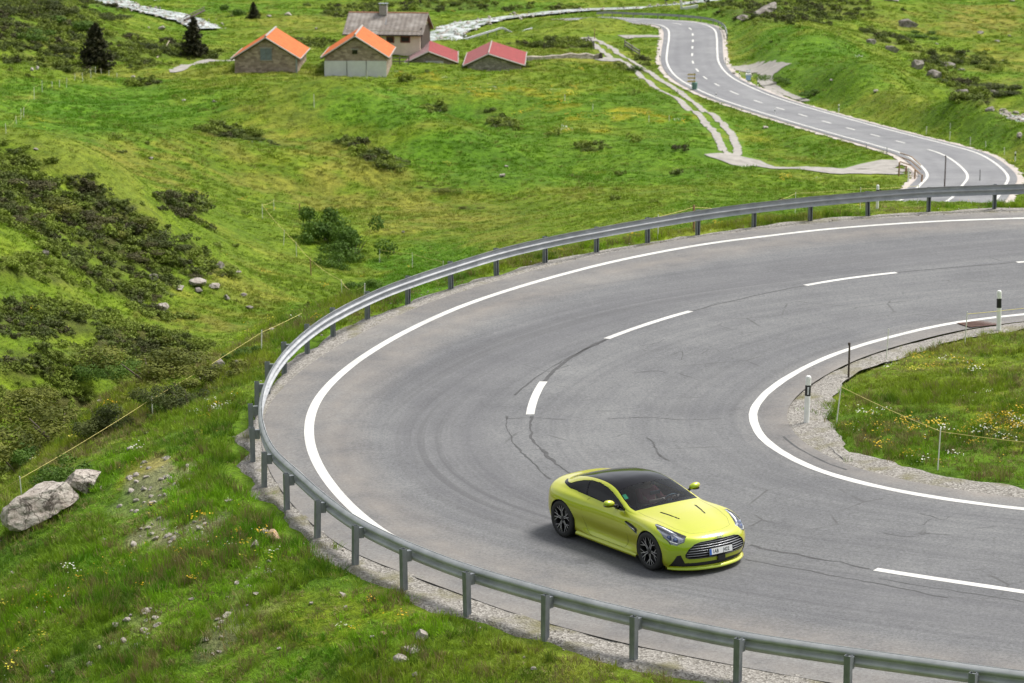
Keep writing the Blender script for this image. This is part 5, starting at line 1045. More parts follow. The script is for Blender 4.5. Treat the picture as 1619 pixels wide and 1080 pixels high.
# head with brow, nose, mouth, ears
bm_ = bmesh.new(); bmesh.ops.create_uvsphere(bm_, u_segments=24, v_segments=18, radius=1)
for v in bm_.verts:
    x, y, z = v.co; f_ = max(0, x)
    px_ = x*.098; py_ = y*.076*(1-.18*max(0, -z)); pz_ = z*.122
    if z < -.2: px_ += .012*f_
    px_ += .026*math.exp(-((y/.17)**2+((z+.12)/.20)**2))*(x > 0) + .010*math.exp(-((z-.22)/.10)**2)*f_ - .010*math.exp(-(((abs(y)-.38)/.16)**2+((z-.05)/.11)**2))*(x > 0) + .007*math.exp(-((y/.28)**2+((z+.50)/.08)**2))*(x > 0)
    if abs(y) > .9 and abs(x) < .35 and abs(z) < .3: py_ *= 1.14
    v.co = (px_, py_, pz_)
mb = MB(); mb.add([v.co.copy() for v in bm_.verts], [[v.index for v in f.verts] for f in bm_.faces]); bm_.free()
head = mb.build('head', SKIN, person, True); head.location = S_(-.435, -.01, 1.115); head.rotation_euler = (0, R(8), R(-8))
bm_ = bmesh.new(); bmesh.ops.create_uvsphere(bm_, u_segments=24, v_segments=16, radius=1); mb = MB()
for v in bm_.verts:
    x, y, z = v.co; k_ = 1.0+.03*math.sin(9*x)*math.sin(11*y); cut = z > (.42 if x > .25 else -.35 if x < -.1 else .1); q = Vector((x*.106-.006, y*.084, z*.130+.004))*k_; v.co = q if cut else Vector((x*.085, y*.068, z*.10))
mb.add([v.co.copy() for v in bm_.verts], [[v.index for v in f.verts] for f in bm_.faces]); bm_.free(); mb.build('hair', HAIRM, head, True)
mb = MB()
for yy in (-.034, .034): mb.box((.094, yy, .012), (.012, .046, .030))
mb.box((.096, 0, .020), (.010, .03, .006)); mb.box((.03, .078, .02), (.13, .005, .006)); mb.box((.03, -.078, .02), (.13, .005, .006)); mb.build('glasses', DARK, head)
# hands: palm plus five curled fingers each, closed round the rim
for sg in (1, -1):
    c_ = Vector(S_(.285, sg*.165, .915)); fn = [(tuple(c_-Vector((.045, 0, .02))), .022, .030), (tuple(c_), .016, .036)]; ed = [(0, 1)]
    for j, (w_, ln) in enumerate(((-.030, .85), (-.010, 1.0), (.010, .95), (.030, .75))):
        b_ = c_+Vector((.012, w_*.9, .012+w_*.4*sg)); p1 = b_+Vector((.024*ln, 0, .016)); p2 = p1+Vector((.014*ln, -sg*.004, -.024*ln)); p3 = p2+Vector((-.014, 0, -.016*ln)); n0 = len(fn)
        fn += [(tuple(b_), .0095), (tuple(p1), .009), (tuple(p2), .008), (tuple(p3), .007)]; ed += [(1, n0), (n0, n0+1), (n0+1, n0+2), (n0+2, n0+3)]
    n0 = len(fn); fn += [(tuple(c_+Vector((-.02, -sg*.035, .008))), .011), (tuple(c_+Vector((.008, -sg*.052, .012))), .010), (tuple(c_+Vector((.034, -sg*.048, .006))), .008)]; ed += [(0, n0), (n0, n0+1), (n0+1, n0+2)]
    skinned('hand', fn, ed, SKIN, person, 1)
person.matrix_world = CAR
# ---------------------------------------------------------------- rocks
ROCKM = M('pale_rock', rough=.9, spec=.2); k = ROCKM; P_ = k.coord('Object'); f = k.noise(1.6, P_, 8, .68); f2 = k.noise(6, P_, 5, .7)
c = k.mix(k.ramp(f, [(.35, 0.), (.62, 1.)]), (.20, .17, .145), (.46, .43, .39)); c = k.mix(k.ramp(f2, [(.55, 0.), (.64, .8)]), c, (.07, .055, .045)); k.color(c); k.bump(k.math('ADD', f, k.math('MULTIPLY', f2, .4)), .9, .12); ROCKM = k.m
ROCKL = M('lichen_boulder', rough=.92, spec=.2); k = ROCKL; P_ = k.coord('Object'); f = k.noise(2.2, P_, 8, .72); f2 = k.noise(1.5, P_, 7, .75, .8); vo = k.n('ShaderNodeTexVoronoi', feature='DISTANCE_TO_EDGE'); vo.inputs['Scale'].default_value = 2.6; k.l(k.mix(.25, P_, k.n('ShaderNodeTexNoise', i_Scale=3.0).outputs['Color']), vo.inputs['Vector'])
c = k.mix(k.ramp(f, [(.32, 0.), (.66, 1.)]), (.30, .25, .215), (.56, .52, .47)); c = k.mix(k.ramp(f2, [(.52, 0.), (.58, .85)]), c, (.055, .042, .034)); c = k.mix(k.ramp(vo.outputs['Distance'], [(0, .85), (.035, 0.)]), c, (.07, .055, .045)); k.color(c); k.bump(k.math('ADD', f, k.math('MULTIPLY', f2, .6)), 1, .16); ROCKL = k.m
ROCKD = M('mossy_rock', rough=.95, spec=.2); k = ROCKD; P_ = k.coord('Object'); f = k.noise(.9, P_, 8, .7); f2 = k.noise(3, P_, 5, .7)
c = k.mix(k.ramp(f, [(.35, 0.), (.6, 1.)]), (.10, .085, .075), (.33, .30, .28)); c = k.mix(k.ramp(f2, [(.52, 0.), (.62, .8)]), c, (.055, .07, .022)); k.color(c); k.bump(f, .9, .2); ROCKD = k.m
ROCKO = simple('ochre_rock', (.40, .27, .17), .9, var=.35, scale=3, bump=.6)
def n3(p, s, seed=0):
    q = np.asarray(p)*1.0; return fbm(q[:, 0]*1.0+q[:, 2]*.7+seed, q[:, 1]+q[:, 2]*.45-seed, s, 3)
def rock_mesh(seed, size, m, cuts=9, sub=4, rough_=.10):
    r_ = np.random.default_rng(seed); bm_ = bmesh.new(); bmesh.ops.create_icosphere(bm_, subdivisions=sub, radius=1); V = np.array([v.co for v in bm_.verts])
    for _ in range(cuts):                                   # flatten against random planes: facets and ledges
        n_ = r_.normal(size=3); n_ /= np.linalg.norm(n_); d_ = r_.uniform(.45, .80); h = V@n_-d_; V = V-np.outer(np.maximum(h, 0)*.97, n_)
    V = V*(1+rough_*n3(V, .6, seed)[:, None]+.04*n3(V, .18, seed+3)[:, None]); V *= np.array(size)/2
    me_ = bpy.data.meshes.new('rock'); me_.from_pydata([tuple(v) for v in V], [], [[v.index for v in f.verts] for f in bm_.faces]); bm_.free(); me_.materials.append(m)
    return me_
RK = {}
def rock(px, py, wpx, label, flat=.55, deep=.8, m=None, seed=0, yaw=None, tilt=0, name='rock', group=None, sink=.22, p=None):
    p = p or hit(px, py); w_ = size_px(p, wpx); o = bpy.data.objects.new(name, rock_mesh(seed, (w_, w_*deep, w_*flat), m or ROCKM, sub=5 if wpx > 60 else 4 if wpx > 25 else 3, cuts=16, rough_=.07)); col.objects.link(o)
    o.location = p+Vector((0, 0, w_*flat*(.5-sink))); o.rotation_euler = (random.uniform(-.15, .15), tilt, random.uniform(0, 6) if yaw is None else yaw)
    tag(o, label, 'rock', group); return o
b = rock(66, 820, 140, 'large pale boulder with dark lichen on the grass bank, lower of the touching pair', .58, .9, seed=3, yaw=.3, tilt=-.55, name='boulder', sink=.20, m=ROCKL)
rock(130, 776, 84, 'pale pointed boulder on the grass bank, upper of the touching pair', .52, .8, seed=19, yaw=.1, tilt=.05, name='boulder', sink=.12, m=ROCKL)
for a in [(404, 868, 26, 'small grey rounded rock on the bank below the ochre rock', .75, .8, ROCKM, 21), (430, 852, 38, 'ochre orange rock on the grass bank below the guard rail', .55, .7, ROCKO, 22), (416, 845, 26, 'flat grey rock touching the ochre rock', .5, .8, ROCKM, 23),
  (650, 1031, 40, 'pale flat split rock on the grass below the guard rail, upper slab', .45, .8, ROCKM, 24), (636, 1046, 30, 'pale flat split rock on the grass below the guard rail, lower slab', .55, .8, ROCKM, 25), (668, 1012, 30, 'pale rock with a dark hollow just above the split slabs', .8, .8, ROCKM, 26), (606, 1003, 18, 'small tan stone left of the split slabs', .4, .8, ROCKO, 27), (588, 1008, 12, 'tiny white stone left of the split slabs', .5, .8, ROCKM, 28), (492, 955, 11, 'small white stone on the bank under the second rail post', .6, .8, ROCKM, 29), (404, 940, 20, 'flat pale stone beside the white flower clump', .3, .7, ROCKM, 30), (656, 1068, 14, 'small grey stone at the bottom of the bank', .6, .8, ROCKM, 31), (442, 1027, 10, 'small pink stone low on the bank', .6, .8, ROCKM, 32), (75, 1055, 10, 'small white stone at the lower left corner', .5, .8, ROCKM, 33), (20, 907, 12, 'small white stone below the large boulder', .5, .8, ROCKM, 34), (330, 636, 12, 'pale stone at the crest of the bank under the rope', .8, .8, ROCKM, 35), (205, 712, 16, 'pale stone low on the crest of the bank', .6, .8, ROCKM, 36), (231, 686, 12, 'flat pale stone near the crest of the bank', .4, .8, ROCKM, 37)]:
    rock(a[0], a[1], a[2], a[3], a[4], a[5], a[6], a[7], name='stone' if a[2] < 22 else 'rock')
for a in [(312, 452, 46, 'long flat grey rock on the left hillside, largest of its cluster', .36, .7, 41), (340, 456, 28, 'pale block at the right end of the long flat hillside rock', .55, .8, 42), (284, 460, 22, 'small grey rock left of the long flat hillside rock', .55, .8, 43), (256, 491, 38, 'pale domed rock on the left hillside above the dark shrubs', .5, .8, 44), (240, 447, 34, 'grey rock half hidden in heather on the left hillside', .6, .8, 45), (246, 457, 18, 'small pale rock under the half hidden hillside rock', .6, .8, 46), (314, 462, 20, 'brown rock below the long flat hillside rock', .5, .8, 47), (345, 424, 26, 'jagged grey rock at the upper end of the hillside cluster', .6, .6, 48), (366, 432, 34, 'brown slab on the hillside right of the jagged grey rock', .35, .7, 49), (358, 473, 16, 'small brown rock below the hillside cluster', .7, .8, 50), (386, 468, 18, 'pale low rock at the right of the hillside cluster', .35, .8, 51), (222, 481, 14, 'small grey rock left of the domed hillside rock', .7, .8, 52), (70, 403, 20, 'grey rock in the brown heather at far left', .6, .8, 53), (395, 490, 18, 'dark rock on the slope above the yellow rope', .6, .8, 54), (376, 580, 26, 'dark rock face in the gully beside the rope', .8, .7, 55), (345, 585, 30, 'dark brown rock face in the gully left of its neighbour', .8, .7, 56)]:
    rock(a[0], a[1], a[2], a[3], a[4], a[5], ROCKM if a[7-1] in (41, 42, 43, 44) else ROCKD, a[6])
for a in [(50, 112, 9, 'white boulder on the upper left meadow, left of the pair', .9), (59, 110, 9, 'white boulder on the upper left meadow, right of the pair', 1.0), (256, 47, 17, 'pale boulder below the stream at upper left', .5), (235, 45, 6, 'small white stone left of the pale stream boulder', .7), (209, 63, 11, 'flat pale stone in the meadow under the stream', .4), (211, 122, 9, 'pale stone at the left end of the farm track', .6), (233, 73, 9, 'small pale stone left of the dark fallen tree', .5), (107, 74, 4, 'tiny white stone left of the big spruce', .8), (238, 252, 10, 'small pale stone in the middle left meadow', .7), (57, 237, 9, 'pale stone on the crest of the left knoll', .6), (290, 160, 9, 'pinkish stone in the upper left meadow', .5), (338, 162, 12, 'pale flat stone right of the pinkish one', .4), (794, 280, 17, 'pale stone in the middle meadow above the upper rail', .5), (694, 178, 12, 'pinkish stone in the shaded hollow of the meadow', .6), (800, 264, 8, 'small pale stone behind the middle meadow stone', .5), (638, 368, 8, 'small white stone above the leafy bush fence', .6), (455, 25, 16, 'tan boulder on the far meadow behind the orange barns', .6), (425, 27, 14, 'flat tan boulder left of the far meadow boulder', .4), (500, 47, 6, 'small white stone behind the middle barn', .8), (1210, 203, 16, 'pale flat stone on the grass below the valley road', .35), (1385, 146, 14, 'pale stone on the right hand knoll', .6), (1315, 128, 8, 'small white stone on the upper right knoll', .6), (1612, 218, 22, 'pale stone at the right edge above the lower bend', .5), (559, 485, 12, 'pale stone beside the leafy bush', .5), (1160, 118, 10, 'pale stone on the lay-by island, left of the pair', .6), (1186, 122, 9, 'pale stone on the lay-by island, right of the pair', .7)]:
    rock(a[0], a[1], a[2], a[3], a[4], .8, ROCKM, int(a[0]+a[1]), name='stone' if a[2] < 13 else 'rock')
for a in [(1205, 26, 80, 'long grey rock outcrop on the dark hillside at upper right', .55, .35), (1179, 32, 34, 'dark rock at the lower left end of the long outcrop', .7, 0), (1437, 42, 50, 'big grey boulder on the upper right slope', .55, 0), (1408, 2, 36, 'grey rock at the top edge of the upper right slope', .5, 0), (1408, 80, 34, 'grey rock in the gorge side, left of the group', .7, 0), (1376, 68, 22, 'thin grey rock at the upper end of the gorge', .9, 0), (1450, 108, 40, 'brown rock cliff in the gorge, left of the group', .9, .2), (1475, 122, 42, 'brown rock cliff in the middle of the gorge', .9, .2), (1500, 108, 36, 'grey rock cliff on top of the gorge', .7, 0), (1520, 112, 18, 'pale boulder beside the gorge cliff', .5, 0), (1522, 148, 34, 'dark rock in the lower gorge', .6, 0), (1570, 152, 36, 'brown rock bank above the right hand stream', .6, 0), (1566, 175, 22, 'pale boulder standing in the right hand stream', .8, 0), (1550, 53, 18, 'grey boulder on the far right slope', .6, 0), (1577, 66, 14, 'pale pointed stone at the far right, left of the pair', .6, 0), (1596, 58, 12, 'pale pointed stone at the far right, right of the pair', .7, 0), (1435, 62, 12, 'small grey stone on the slope below the big boulder', .6, 0), (1481, 70, 10, 'small white stone on the right hand slope', .6, 0), (1585, 96, 8, 'tiny white stone on the right hand slope', .6, 0), (1600, 3, 18, 'pale stone at the top right corner', .5, 0)]:
    rock(a[0], a[1], a[2]*.85, a[3], a[4]*.85, .8, ROCKM if 'white' in a[3] else ROCKD, int(a[0]*3+a[1]), yaw=.4, tilt=-a[5], sink=.38, name='stone' if a[2] < 13 else 'rock')

# ---------------------------------------------------------------- foliage
def leafmat(name, c1, c2, rough=.75, trans=.25, attr=False, scale=1.5):
    k = M(name, rough=rough, spec=.25); f = k.noise(scale, k.coord(), 4, .6)
    oi = k.n('ShaderNodeObjectInfo')
    if attr:
        a = k.n('ShaderNodeAttribute', attribute_name='tint', attribute_type='INSTANCER'); c = k.mix(k.ramp(f, [(.3, 0.), (.7, 1.)]), (.72, .72, .72), (1.25, 1.25, 1.2)); c = k.mix(1, a.outputs['Color'], c, 'MULTIPLY')
    else: c = k.mix(k.ramp(f, [(.32, 0.), (.68, 1.)]), c1, c2)
    k.color(c); tr = k.n('ShaderNodeBsdfTranslucent'); k.l(c, tr.inputs['Color']); mx = k.n('ShaderNodeMixShader'); mx.inputs[0].default_value = trans
    k.l(k.b.outputs[0], mx.inputs[1]); k.l(tr.outputs[0], mx.inputs[2]); k.l(mx.outputs[0], k.t.nodes['Material Output'].inputs[0]); return k.m
def leaf_quads(C_, N_, size, r_, asp=1.7):
    """leaf-sized quads at centres C_, facing about N_"""
    n = len(C_); t_ = r_.normal(size=(n, 3)); t_ -= N_*(t_*N_).sum(1)[:, None]; t_ /= np.linalg.norm(t_, axis=1)[:, None]+1e-9; b_ = np.cross(N_, t_); s_ = size*r_.uniform(.6, 1.3, (n, 1))
    V = np.stack([C_-t_*s_*asp/2, C_+b_*s_*.5, C_+t_*s_*asp/2, C_-b_*s_*.5], 1).reshape(-1, 3); return V, np.arange(4*n).reshape(n, 4)
def mesh_np(name, V, F, m):
    me_ = bpy.data.meshes.new(name); me_.vertices.add(len(V)); me_.vertices.foreach_set('co', np.asarray(V, np.float32).ravel()); F = np.asarray(F, np.int32); me_.loops.add(F.size); me_.loops.foreach_set('vertex_index', F.ravel())
    me_.polygons.add(len(F)); me_.polygons.foreach_set('loop_start', np.arange(0, F.size, F.shape[1], dtype=np.int32)); me_.update(calc_edges=True)
    for q in (m if isinstance(m, list) else [m]): me_.materials.append(q)
    return me_
def bush_mesh(seed, n, leaf, m, lobes=9, spread=.6, flat=.75):
    """crown of many leaves on uneven lobes, unit radius"""
    r_ = np.random.default_rng(seed); L_ = [(r_.normal(size=3)*np.array([spread, spread, spread*.45])+np.array([0, 0, .45*flat]), r_.uniform(.28, .52)) for _ in range(lobes)]; Cs = []; Ns = []
    for c_, rad in L_:
        k_ = int(n/lobes*rad/.4); d_ = r_.normal(size=(k_, 3)); d_ /= np.linalg.norm(d_, axis=1)[:, None]; rr = rad*r_.uniform(.55, 1.05, (k_, 1)); p = c_+d_*rr*np.array([1, 1, flat]); Cs.append(p); Ns.append(d_+.55*r_.normal(size=(k_, 3))+np.array([0, 0, .35]))
    C_ = np.vstack(Cs); N_ = np.vstack(Ns); k_ = C_[:, 2] > -.05; C_ = C_[k_]; N_ = N_[k_]; N_ /= np.linalg.norm(N_, axis=1)[:, None]
    V, F = leaf_quads(C_, N_, leaf, r_); return mesh_np('foliage', V, F, m)
LEAFG = leafmat('bush_leaves', (.038, .085, .009), (.105, .185, .020)); LEAFY = leafmat('yellow_green_scrub', (.060, .078, .010), (.185, .200, .030)); LEAFD = leafmat('dark_scrub', (.030, .045, .012), (.095, .115, .024)); LEAFB = leafmat('brown_heather', (.044, .044, .018), (.105, .100, .036)); LEAFM = leafmat('mid_green_scrub', (.045, .075, .012), (.115, .150, .024)); NEEDLE = leafmat('spruce_needles', (.018, .026, .012), (.075, .072, .030), trans=.1); BARK = simple('bark', (.09, .065, .05), .9, var=.3); TWIG = simple('twigs', (.10, .08, .06), .9, var=.3)
_bush = {}
def shrub(px, py, wpx, label, m=LEAFG, kind=0, hgt=.9, name='shrub', group=None, n=2600, leaf=.05):
    p = hit(px, py); w_ = size_px(p, wpx)
    key = (m.name, kind, n)
    if key not in _bush: _bush[key] = bush_mesh(100+kind, n, leaf, m, 7+3*kind)
    o = thing(name, label, 'shrub', p-Vector((0, 0, .05*w_)), random.uniform(0, 6), group); fo = bpy.data.objects.new('foliage', _bush[key]); col.objects.link(fo); fo.parent = o; fo.scale = (w_*.5/.95, w_*.5/.95, w_*.5*hgt)
    mb = MB()
    for i in range(5):
        a = i*1.3; mb.tube([(0, 0, -.1), (.12*w_*math.cos(a), .12*w_*math.sin(a), .14*w_*hgt), (.25*w_*math.cos(a), .25*w_*math.sin(a), .32*w_*hgt)], [.015*w_, .010*w_, .004*w_], 5)
    mb.build('stem', TWIG, o); return o
for a in [(515, 380, 76, 'tall dark green leafy bush beside the rope fence, left half of the clump', LEAFG, 0, 1.25), (560, 404, 86, 'dense dark green leafy bush beside the rope fence, right half of the clump', LEAFG, 1, 1.05), (535, 385, 76, 'dark green bush at the back of the leafy clump', LEAFG, 2, 1.3), (527, 425, 52, 'lighter green bush in front of the leafy clump', LEAFG, 2, 1.1), (572, 462, 56, 'low bright green bush just above the guard rail', LEAFG, 0, .8),
  (95, 695, 210, 'largest yellow green dwarf shrub mound in the gully at left', LEAFY, 2, .62), (240, 600, 190, 'broad olive shrub mound in the middle of the gully', LEAFY, 1, .58), (30, 745, 130, 'green shrub mound at the left edge behind the boulder', LEAFG, 1, .75), (180, 675, 110, 'dark green shrub filling the gully beside the bank', LEAFD, 1, .8), (300, 640, 110, 'dark shrub with a few red blossoms under the rope', LEAFD, 2, .75), (345, 605, 90, 'olive shrub against the dark rock face', LEAFY, 0, .7), (130, 590, 110, 'green shrub mound above the largest gully mound', LEAFG, 2, .6), (20, 640, 110, 'olive shrub mound at the left edge of the gully', LEAFY, 0, .6), (250, 655, 80, 'bright green shrub in the gully below the red blossoms', LEAFG, 1, .8), (95, 760, 90, 'leafy green shrub directly above the large boulder', LEAFG, 2, .9), (210, 565, 90, 'flat olive shrub behind the broad gully mound', LEAFY, 2, .5), (385, 565, 50, 'small green shrub at the top of the gully', LEAFG, 0, .7)]:
    shrub(a[0], a[1], a[2], a[3], a[4], a[5], a[6], n=9000 if a[2] > 100 else 3500, leaf=.040 if a[2] > 100 else .06)
for a in [(30, 300, 90, 'dark brown heather mound at far left on the knoll', LEAFB, 0, .5), (70, 330, 90, 'olive heather mound below the crest of the left knoll', LEAFY, 1, .5), (130, 350, 80, 'brown heather mound in the middle of the left knoll', LEAFB, 1, .5), (185, 365, 90, 'yellow green heather mound right of the brown one', LEAFY, 0, .5), (240, 385, 80, 'bushy dark heather mound above the hillside rocks', LEAFD, 2, .6), (275, 395, 50, 'rightmost dark heather mound on the left knoll', LEAFD, 0, .6), (200, 405, 70, 'brown heather mound left of the hillside rocks', LEAFB, 2, .45), (120, 430, 36, 'small round brown heather tuft at left', LEAFB, 0, .6), (230, 470, 40, 'low brown heather tuft above the domed rock', LEAFB, 1, .5), (305, 437, 34, 'brown heather tuft behind the long flat rock', LEAFB, 2, .6), (15, 350, 70, 'dark heather mound cut by the left edge', LEAFB, 2, .5), (366, 213, 70, 'dark low juniper on the middle left meadow', LEAFM, 1, .35), (390, 222, 44, 'brown low juniper right of the dark one', LEAFM, 0, .35), (595, 245, 40, 'dark juniper on the slope above the leafy bush, upper', LEAFM, 0, .38), (615, 262, 40, 'dark juniper on the slope above the leafy bush, lower', LEAFM, 2, .36), (285, 328, 60, 'brown juniper on the slope right of the knoll', LEAFB, 1, .4), (735, 330, 36, 'olive juniper above the upper guard rail', LEAFY, 1, .35), (700, 300, 40, 'small olive juniper in the middle meadow', LEAFY, 2, .35), (792, 190, 30, 'dark scrub on the rim of the shaded hollow', LEAFM, 0, .4), (690, 172, 30, 'dark scrub in the shaded hollow', LEAFM, 1, .4), (935, 236, 32, 'dark green tuft in the right meadow', LEAFM, 2, .4), (230, 82, 60, 'dark fallen shrub left of the small spruce', LEAFD, 1, .55), (275, 80, 44, 'dark scrub under the small spruce', LEAFD, 0, .6), (368, 26, 36, 'pale round green bush on the far meadow', LEAFG, 0, 1.0), (1008, 112, 40, 'green scrub beside the gravel track junction', LEAFG, 1, .5), (75, 18, 70, 'dark scrub on the upper left slope, top', LEAFD, 1, .6), (20, 20, 60, 'dark scrub in the top left corner', LEAFD, 2, .7), (115, 45, 70, 'olive scrub on the upper left slope, left of the spruce', LEAFG, 0, .6), (45, 60, 60, 'green scrub on the upper left slope, below the corner', LEAFG, 2, .6), (85, 85, 56, 'dark scrub on the upper left slope, above the white boulders', LEAFD, 0, .6), (170, 30, 50, 'dark scrub beside the upper stream', LEAFD, 2, .5), (200, 60, 40, 'brown scrub right of the big spruce', LEAFB, 1, .5), (1480, 100, 50, 'dark scrub hanging over the gorge', LEAFD, 1, .6), (1545, 140, 60, 'dark scrub on the lower gorge edge', LEAFD, 2, .5), (1600, 150, 60, 'dark green scrub on the bank above the right stream', LEAFD, 0, .5), (1420, 66, 40, 'dark scrub beneath the big grey boulder', LEAFD, 1, .6), (1460, 60, 44, 'green scrub right of the big grey boulder', LEAFG, 0, .5), (1240, 128, 50, 'green scrub on the knoll beside the lay-by', LEAFG, 2, .5), (1290, 150, 40, 'low green scrub above the straight road', LEAFG, 1, .5)]:
    shrub(a[0], a[1], a[2], a[3], a[4], a[5], a[6], name='heather' if 'heather' in a[3] else 'shrub', n=3500, leaf=.06)
def conifer(px, py, hpx, wpx, label, seed):
    r_ = np.random.default_rng(seed); p = hit(px, py); H = size_px(p, hpx); Wd = size_px(p, wpx)/2*1.35; o = thing('conifer_tree', label, 'tree', p)
    MB().tube([(0, 0, -.3), (.04*Wd, 0, H*.5), (0, 0, H*.98)], [.05*H*.5, .03*H*.5, .006*H], 8).build('trunk', BARK, o); Cs = []; Ns = []; br = MB()
    for i in range(230):
        h_ = r_.uniform(.02, 1)**.9; L = Wd*(1-h_)**.8*r_.uniform(.65, 1.12)+.08*Wd; a = r_.uniform(0, 6.283); z0 = H*(.04+.94*h_); dr_ = np.array([math.cos(a), math.sin(a), -.22]); k_ = int(30*L/Wd)+10
        t_ = r_.uniform(.08, 1, k_)[:, None]; side_ = np.array([-math.sin(a), math.cos(a), 0]); Cs.append(np.array([0, 0, z0])+dr_*L*t_+side_*r_.normal(size=(k_, 1))*.16*L*(1.1-t_)+np.array([0, 0, 1])*r_.normal(size=(k_, 1))*.05*L+np.array([0, 0, .12])*L*t_**2)
        Ns.append(np.array([0, 0, 1])+.6*r_.normal(size=(k_, 3)))
        if i % 4 == 0: br.tube([(0, 0, z0), tuple(np.array([0, 0, z0])+dr_*L*.8)], [.012*H*.3, .003], 4)
    C_ = np.vstack(Cs); N_ = np.vstack(Ns); N_ /= np.linalg.norm(N_, axis=1)[:, None]; V, F = leaf_quads(C_, N_, Wd*.085, r_, 2.6); cr_ = bpy.data.objects.new('crown', mesh_np('crown', V, F, NEEDLE)); col.objects.link(cr_); cr_.parent = o; br.build('branch', BARK, cr_)
conifer(152, 112, 76, 48, 'big dark spruce on the upper left meadow', 1); conifer(306, 88, 62, 36, 'slender spruce left of the orange barns', 2); conifer(401, 30, 27, 18, 'small dark spruce on the far meadow behind the barns', 3)
# dead branch between the scrub and the spruce
p = hit(248, 92); q = hit(268, 78); tag(MB().tube([p, p.lerp(q, .6)+Vector((0, 0, .5)), q+Vector((0, 0, 1.2))], [.12, .09, .05], 6).tube([p.lerp(q, .6)+Vector((0, 0, .5)), q+Vector((1.0, 0, .6))], [.08, .03], 5).build('dead_branch', simple('bleached_wood', (.36, .30, .24), .9)), 'pale fallen branch left of the slender spruce', 'branch')
# ---------------------------------------------------------------- grass, heath, flowers and scree (what nobody could count)
TMPL = bpy.data.collections.new('plant_templates')
def template(coll, name, me_): o = bpy.data.objects.new(name, me_); coll.objects.link(o); return o
def scatter(name, pts, rot, scl, tint, idx, coll, kind='stuff'):
    me_ = bpy.data.meshes.new(name); me_.vertices.add(len(pts)); me_.vertices.foreach_set('co', np.asarray(pts, np.float32).ravel())
    for an, ty, v, key in (('rot', 'FLOAT_VECTOR', rot, 'vector'), ('scl', 'FLOAT_VECTOR', scl, 'vector')): me_.attributes.new(an, ty, 'POINT').data.foreach_set(key, np.asarray(v, np.float32).ravel())
    me_.attributes.new('tint', 'FLOAT_COLOR', 'POINT').data.foreach_set('color', np.c_[np.clip(tint, 0, 1), np.ones(len(pts))].astype(np.float32).ravel()); me_.attributes.new('pick', 'INT', 'POINT').data.foreach_set('value', np.asarray(idx, np.int32))
    o = bpy.data.objects.new(name, me_); col.objects.link(o); tag(o, kind=kind)
    g = bpy.data.node_groups.new(name, 'GeometryNodeTree'); g.interface.new_socket('Geometry', in_out='INPUT', socket_type='NodeSocketGeometry'); g.interface.new_socket('Geometry', in_out='OUTPUT', socket_type='NodeSocketGeometry')
    N = g.nodes; gi = N.new('NodeGroupInput'); go = N.new('NodeGroupOutput'); ip = N.new('GeometryNodeInstanceOnPoints'); ci = N.new('GeometryNodeCollectionInfo'); ci.inputs['Collection'].default_value = coll; ci.inputs['Separate Children'].default_value = True; ci.inputs['Reset Children'].default_value = True
    def na(nm, ty): q = N.new('GeometryNodeInputNamedAttribute'); q.data_type = ty; q.inputs['Name'].default_value = nm; return q.outputs['Attribute']
    e2r = N.new('FunctionNodeEulerToRotation'); L = g.links.new; L(na('rot', 'FLOAT_VECTOR'), e2r.inputs[0]); L(gi.outputs[0], ip.inputs['Points']); L(ci.outputs[0], ip.inputs['Instance']); ip.inputs['Pick Instance'].default_value = True
    L(na('pick', 'INT'), ip.inputs['Instance Index']); L(e2r.outputs[0], ip.inputs['Rotation']); L(na('scl', 'FLOAT_VECTOR'), ip.inputs['Scale']); L(ip.outputs[0], go.inputs[0])
    md = o.modifiers.new('scatter', 'NODES'); md.node_group = g; return o
GRASSM = leafmat('grass_blades', None, None, .7, .3, True, 3); FLM = leafmat('petals', None, None, .6, .2, True, 3); SCRUBM = leafmat('scrub_leaves', None, None, .75, .2, True, 6)
def tuft(seed, nb, rad, hmin, hmax, wd, lean=.5):
    r_ = np.random.default_rng(seed); V = []; F = []
    for _ in range(nb):
        a = r_.uniform(0, 6.283); rr = rad*math.sqrt(r_.uniform()); b = np.array([rr*math.cos(a), rr*math.sin(a), -.02]); h_ = r_.uniform(hmin, hmax); l_ = a+r_.normal()*.8; ld = np.array([math.cos(l_), math.sin(l_), 0])*h_*lean*r_.uniform(.2, 1.2); f_ = r_.uniform(0, 6.283); s_ = np.array([math.cos(f_), math.sin(f_), 0])*wd*r_.uniform(.6, 1.3)
        m1 = b+np.array([0, 0, h_*.6])+ld*.35; tp = b+np.array([0, 0, h_*r_.uniform(.85, 1)])+ld; n_ = len(V); V += [b-s_, b+s_, m1+s_*.8, m1-s_*.8, tp+s_*.12, tp-s_*.12]; F += [(n_, n_+1, n_+2, n_+3), (n_+3, n_+2, n_+4, n_+5)]
    return mesh_np('tuft', np.array(V), F, GRASSM)
c_near = bpy.data.collections.new('near_grass'); c_far = bpy.data.collections.new('far_grass'); c_heath = bpy.data.collections.new('heath'); c_fl = bpy.data.collections.new('flowers'); c_st = bpy.data.collections.new('scree')
for i in range(3): template(c_near, 'grass_tuft_%d' % i, tuft(i, 26, .13, .06, .20, .005, .6))
template(c_near, 'grass_tuft_3', tuft(3, 22, .09, .16, .34, .005, .45)); template(c_near, 'grass_tuft_4', tuft(4, 30, .15, .04, .11, .008, .9))
for i in range(3): template(c_far, 'meadow_tuft_%d' % i, tuft(20+i, 18, .8, .35, 1.0, .07, .6))
for i in range(3): template(c_heath, 'scrub_%d' % i, bush_mesh(60+i, 170, .16, SCRUBM, 4, .4, .7))
r_ = np.random.default_rng(5)
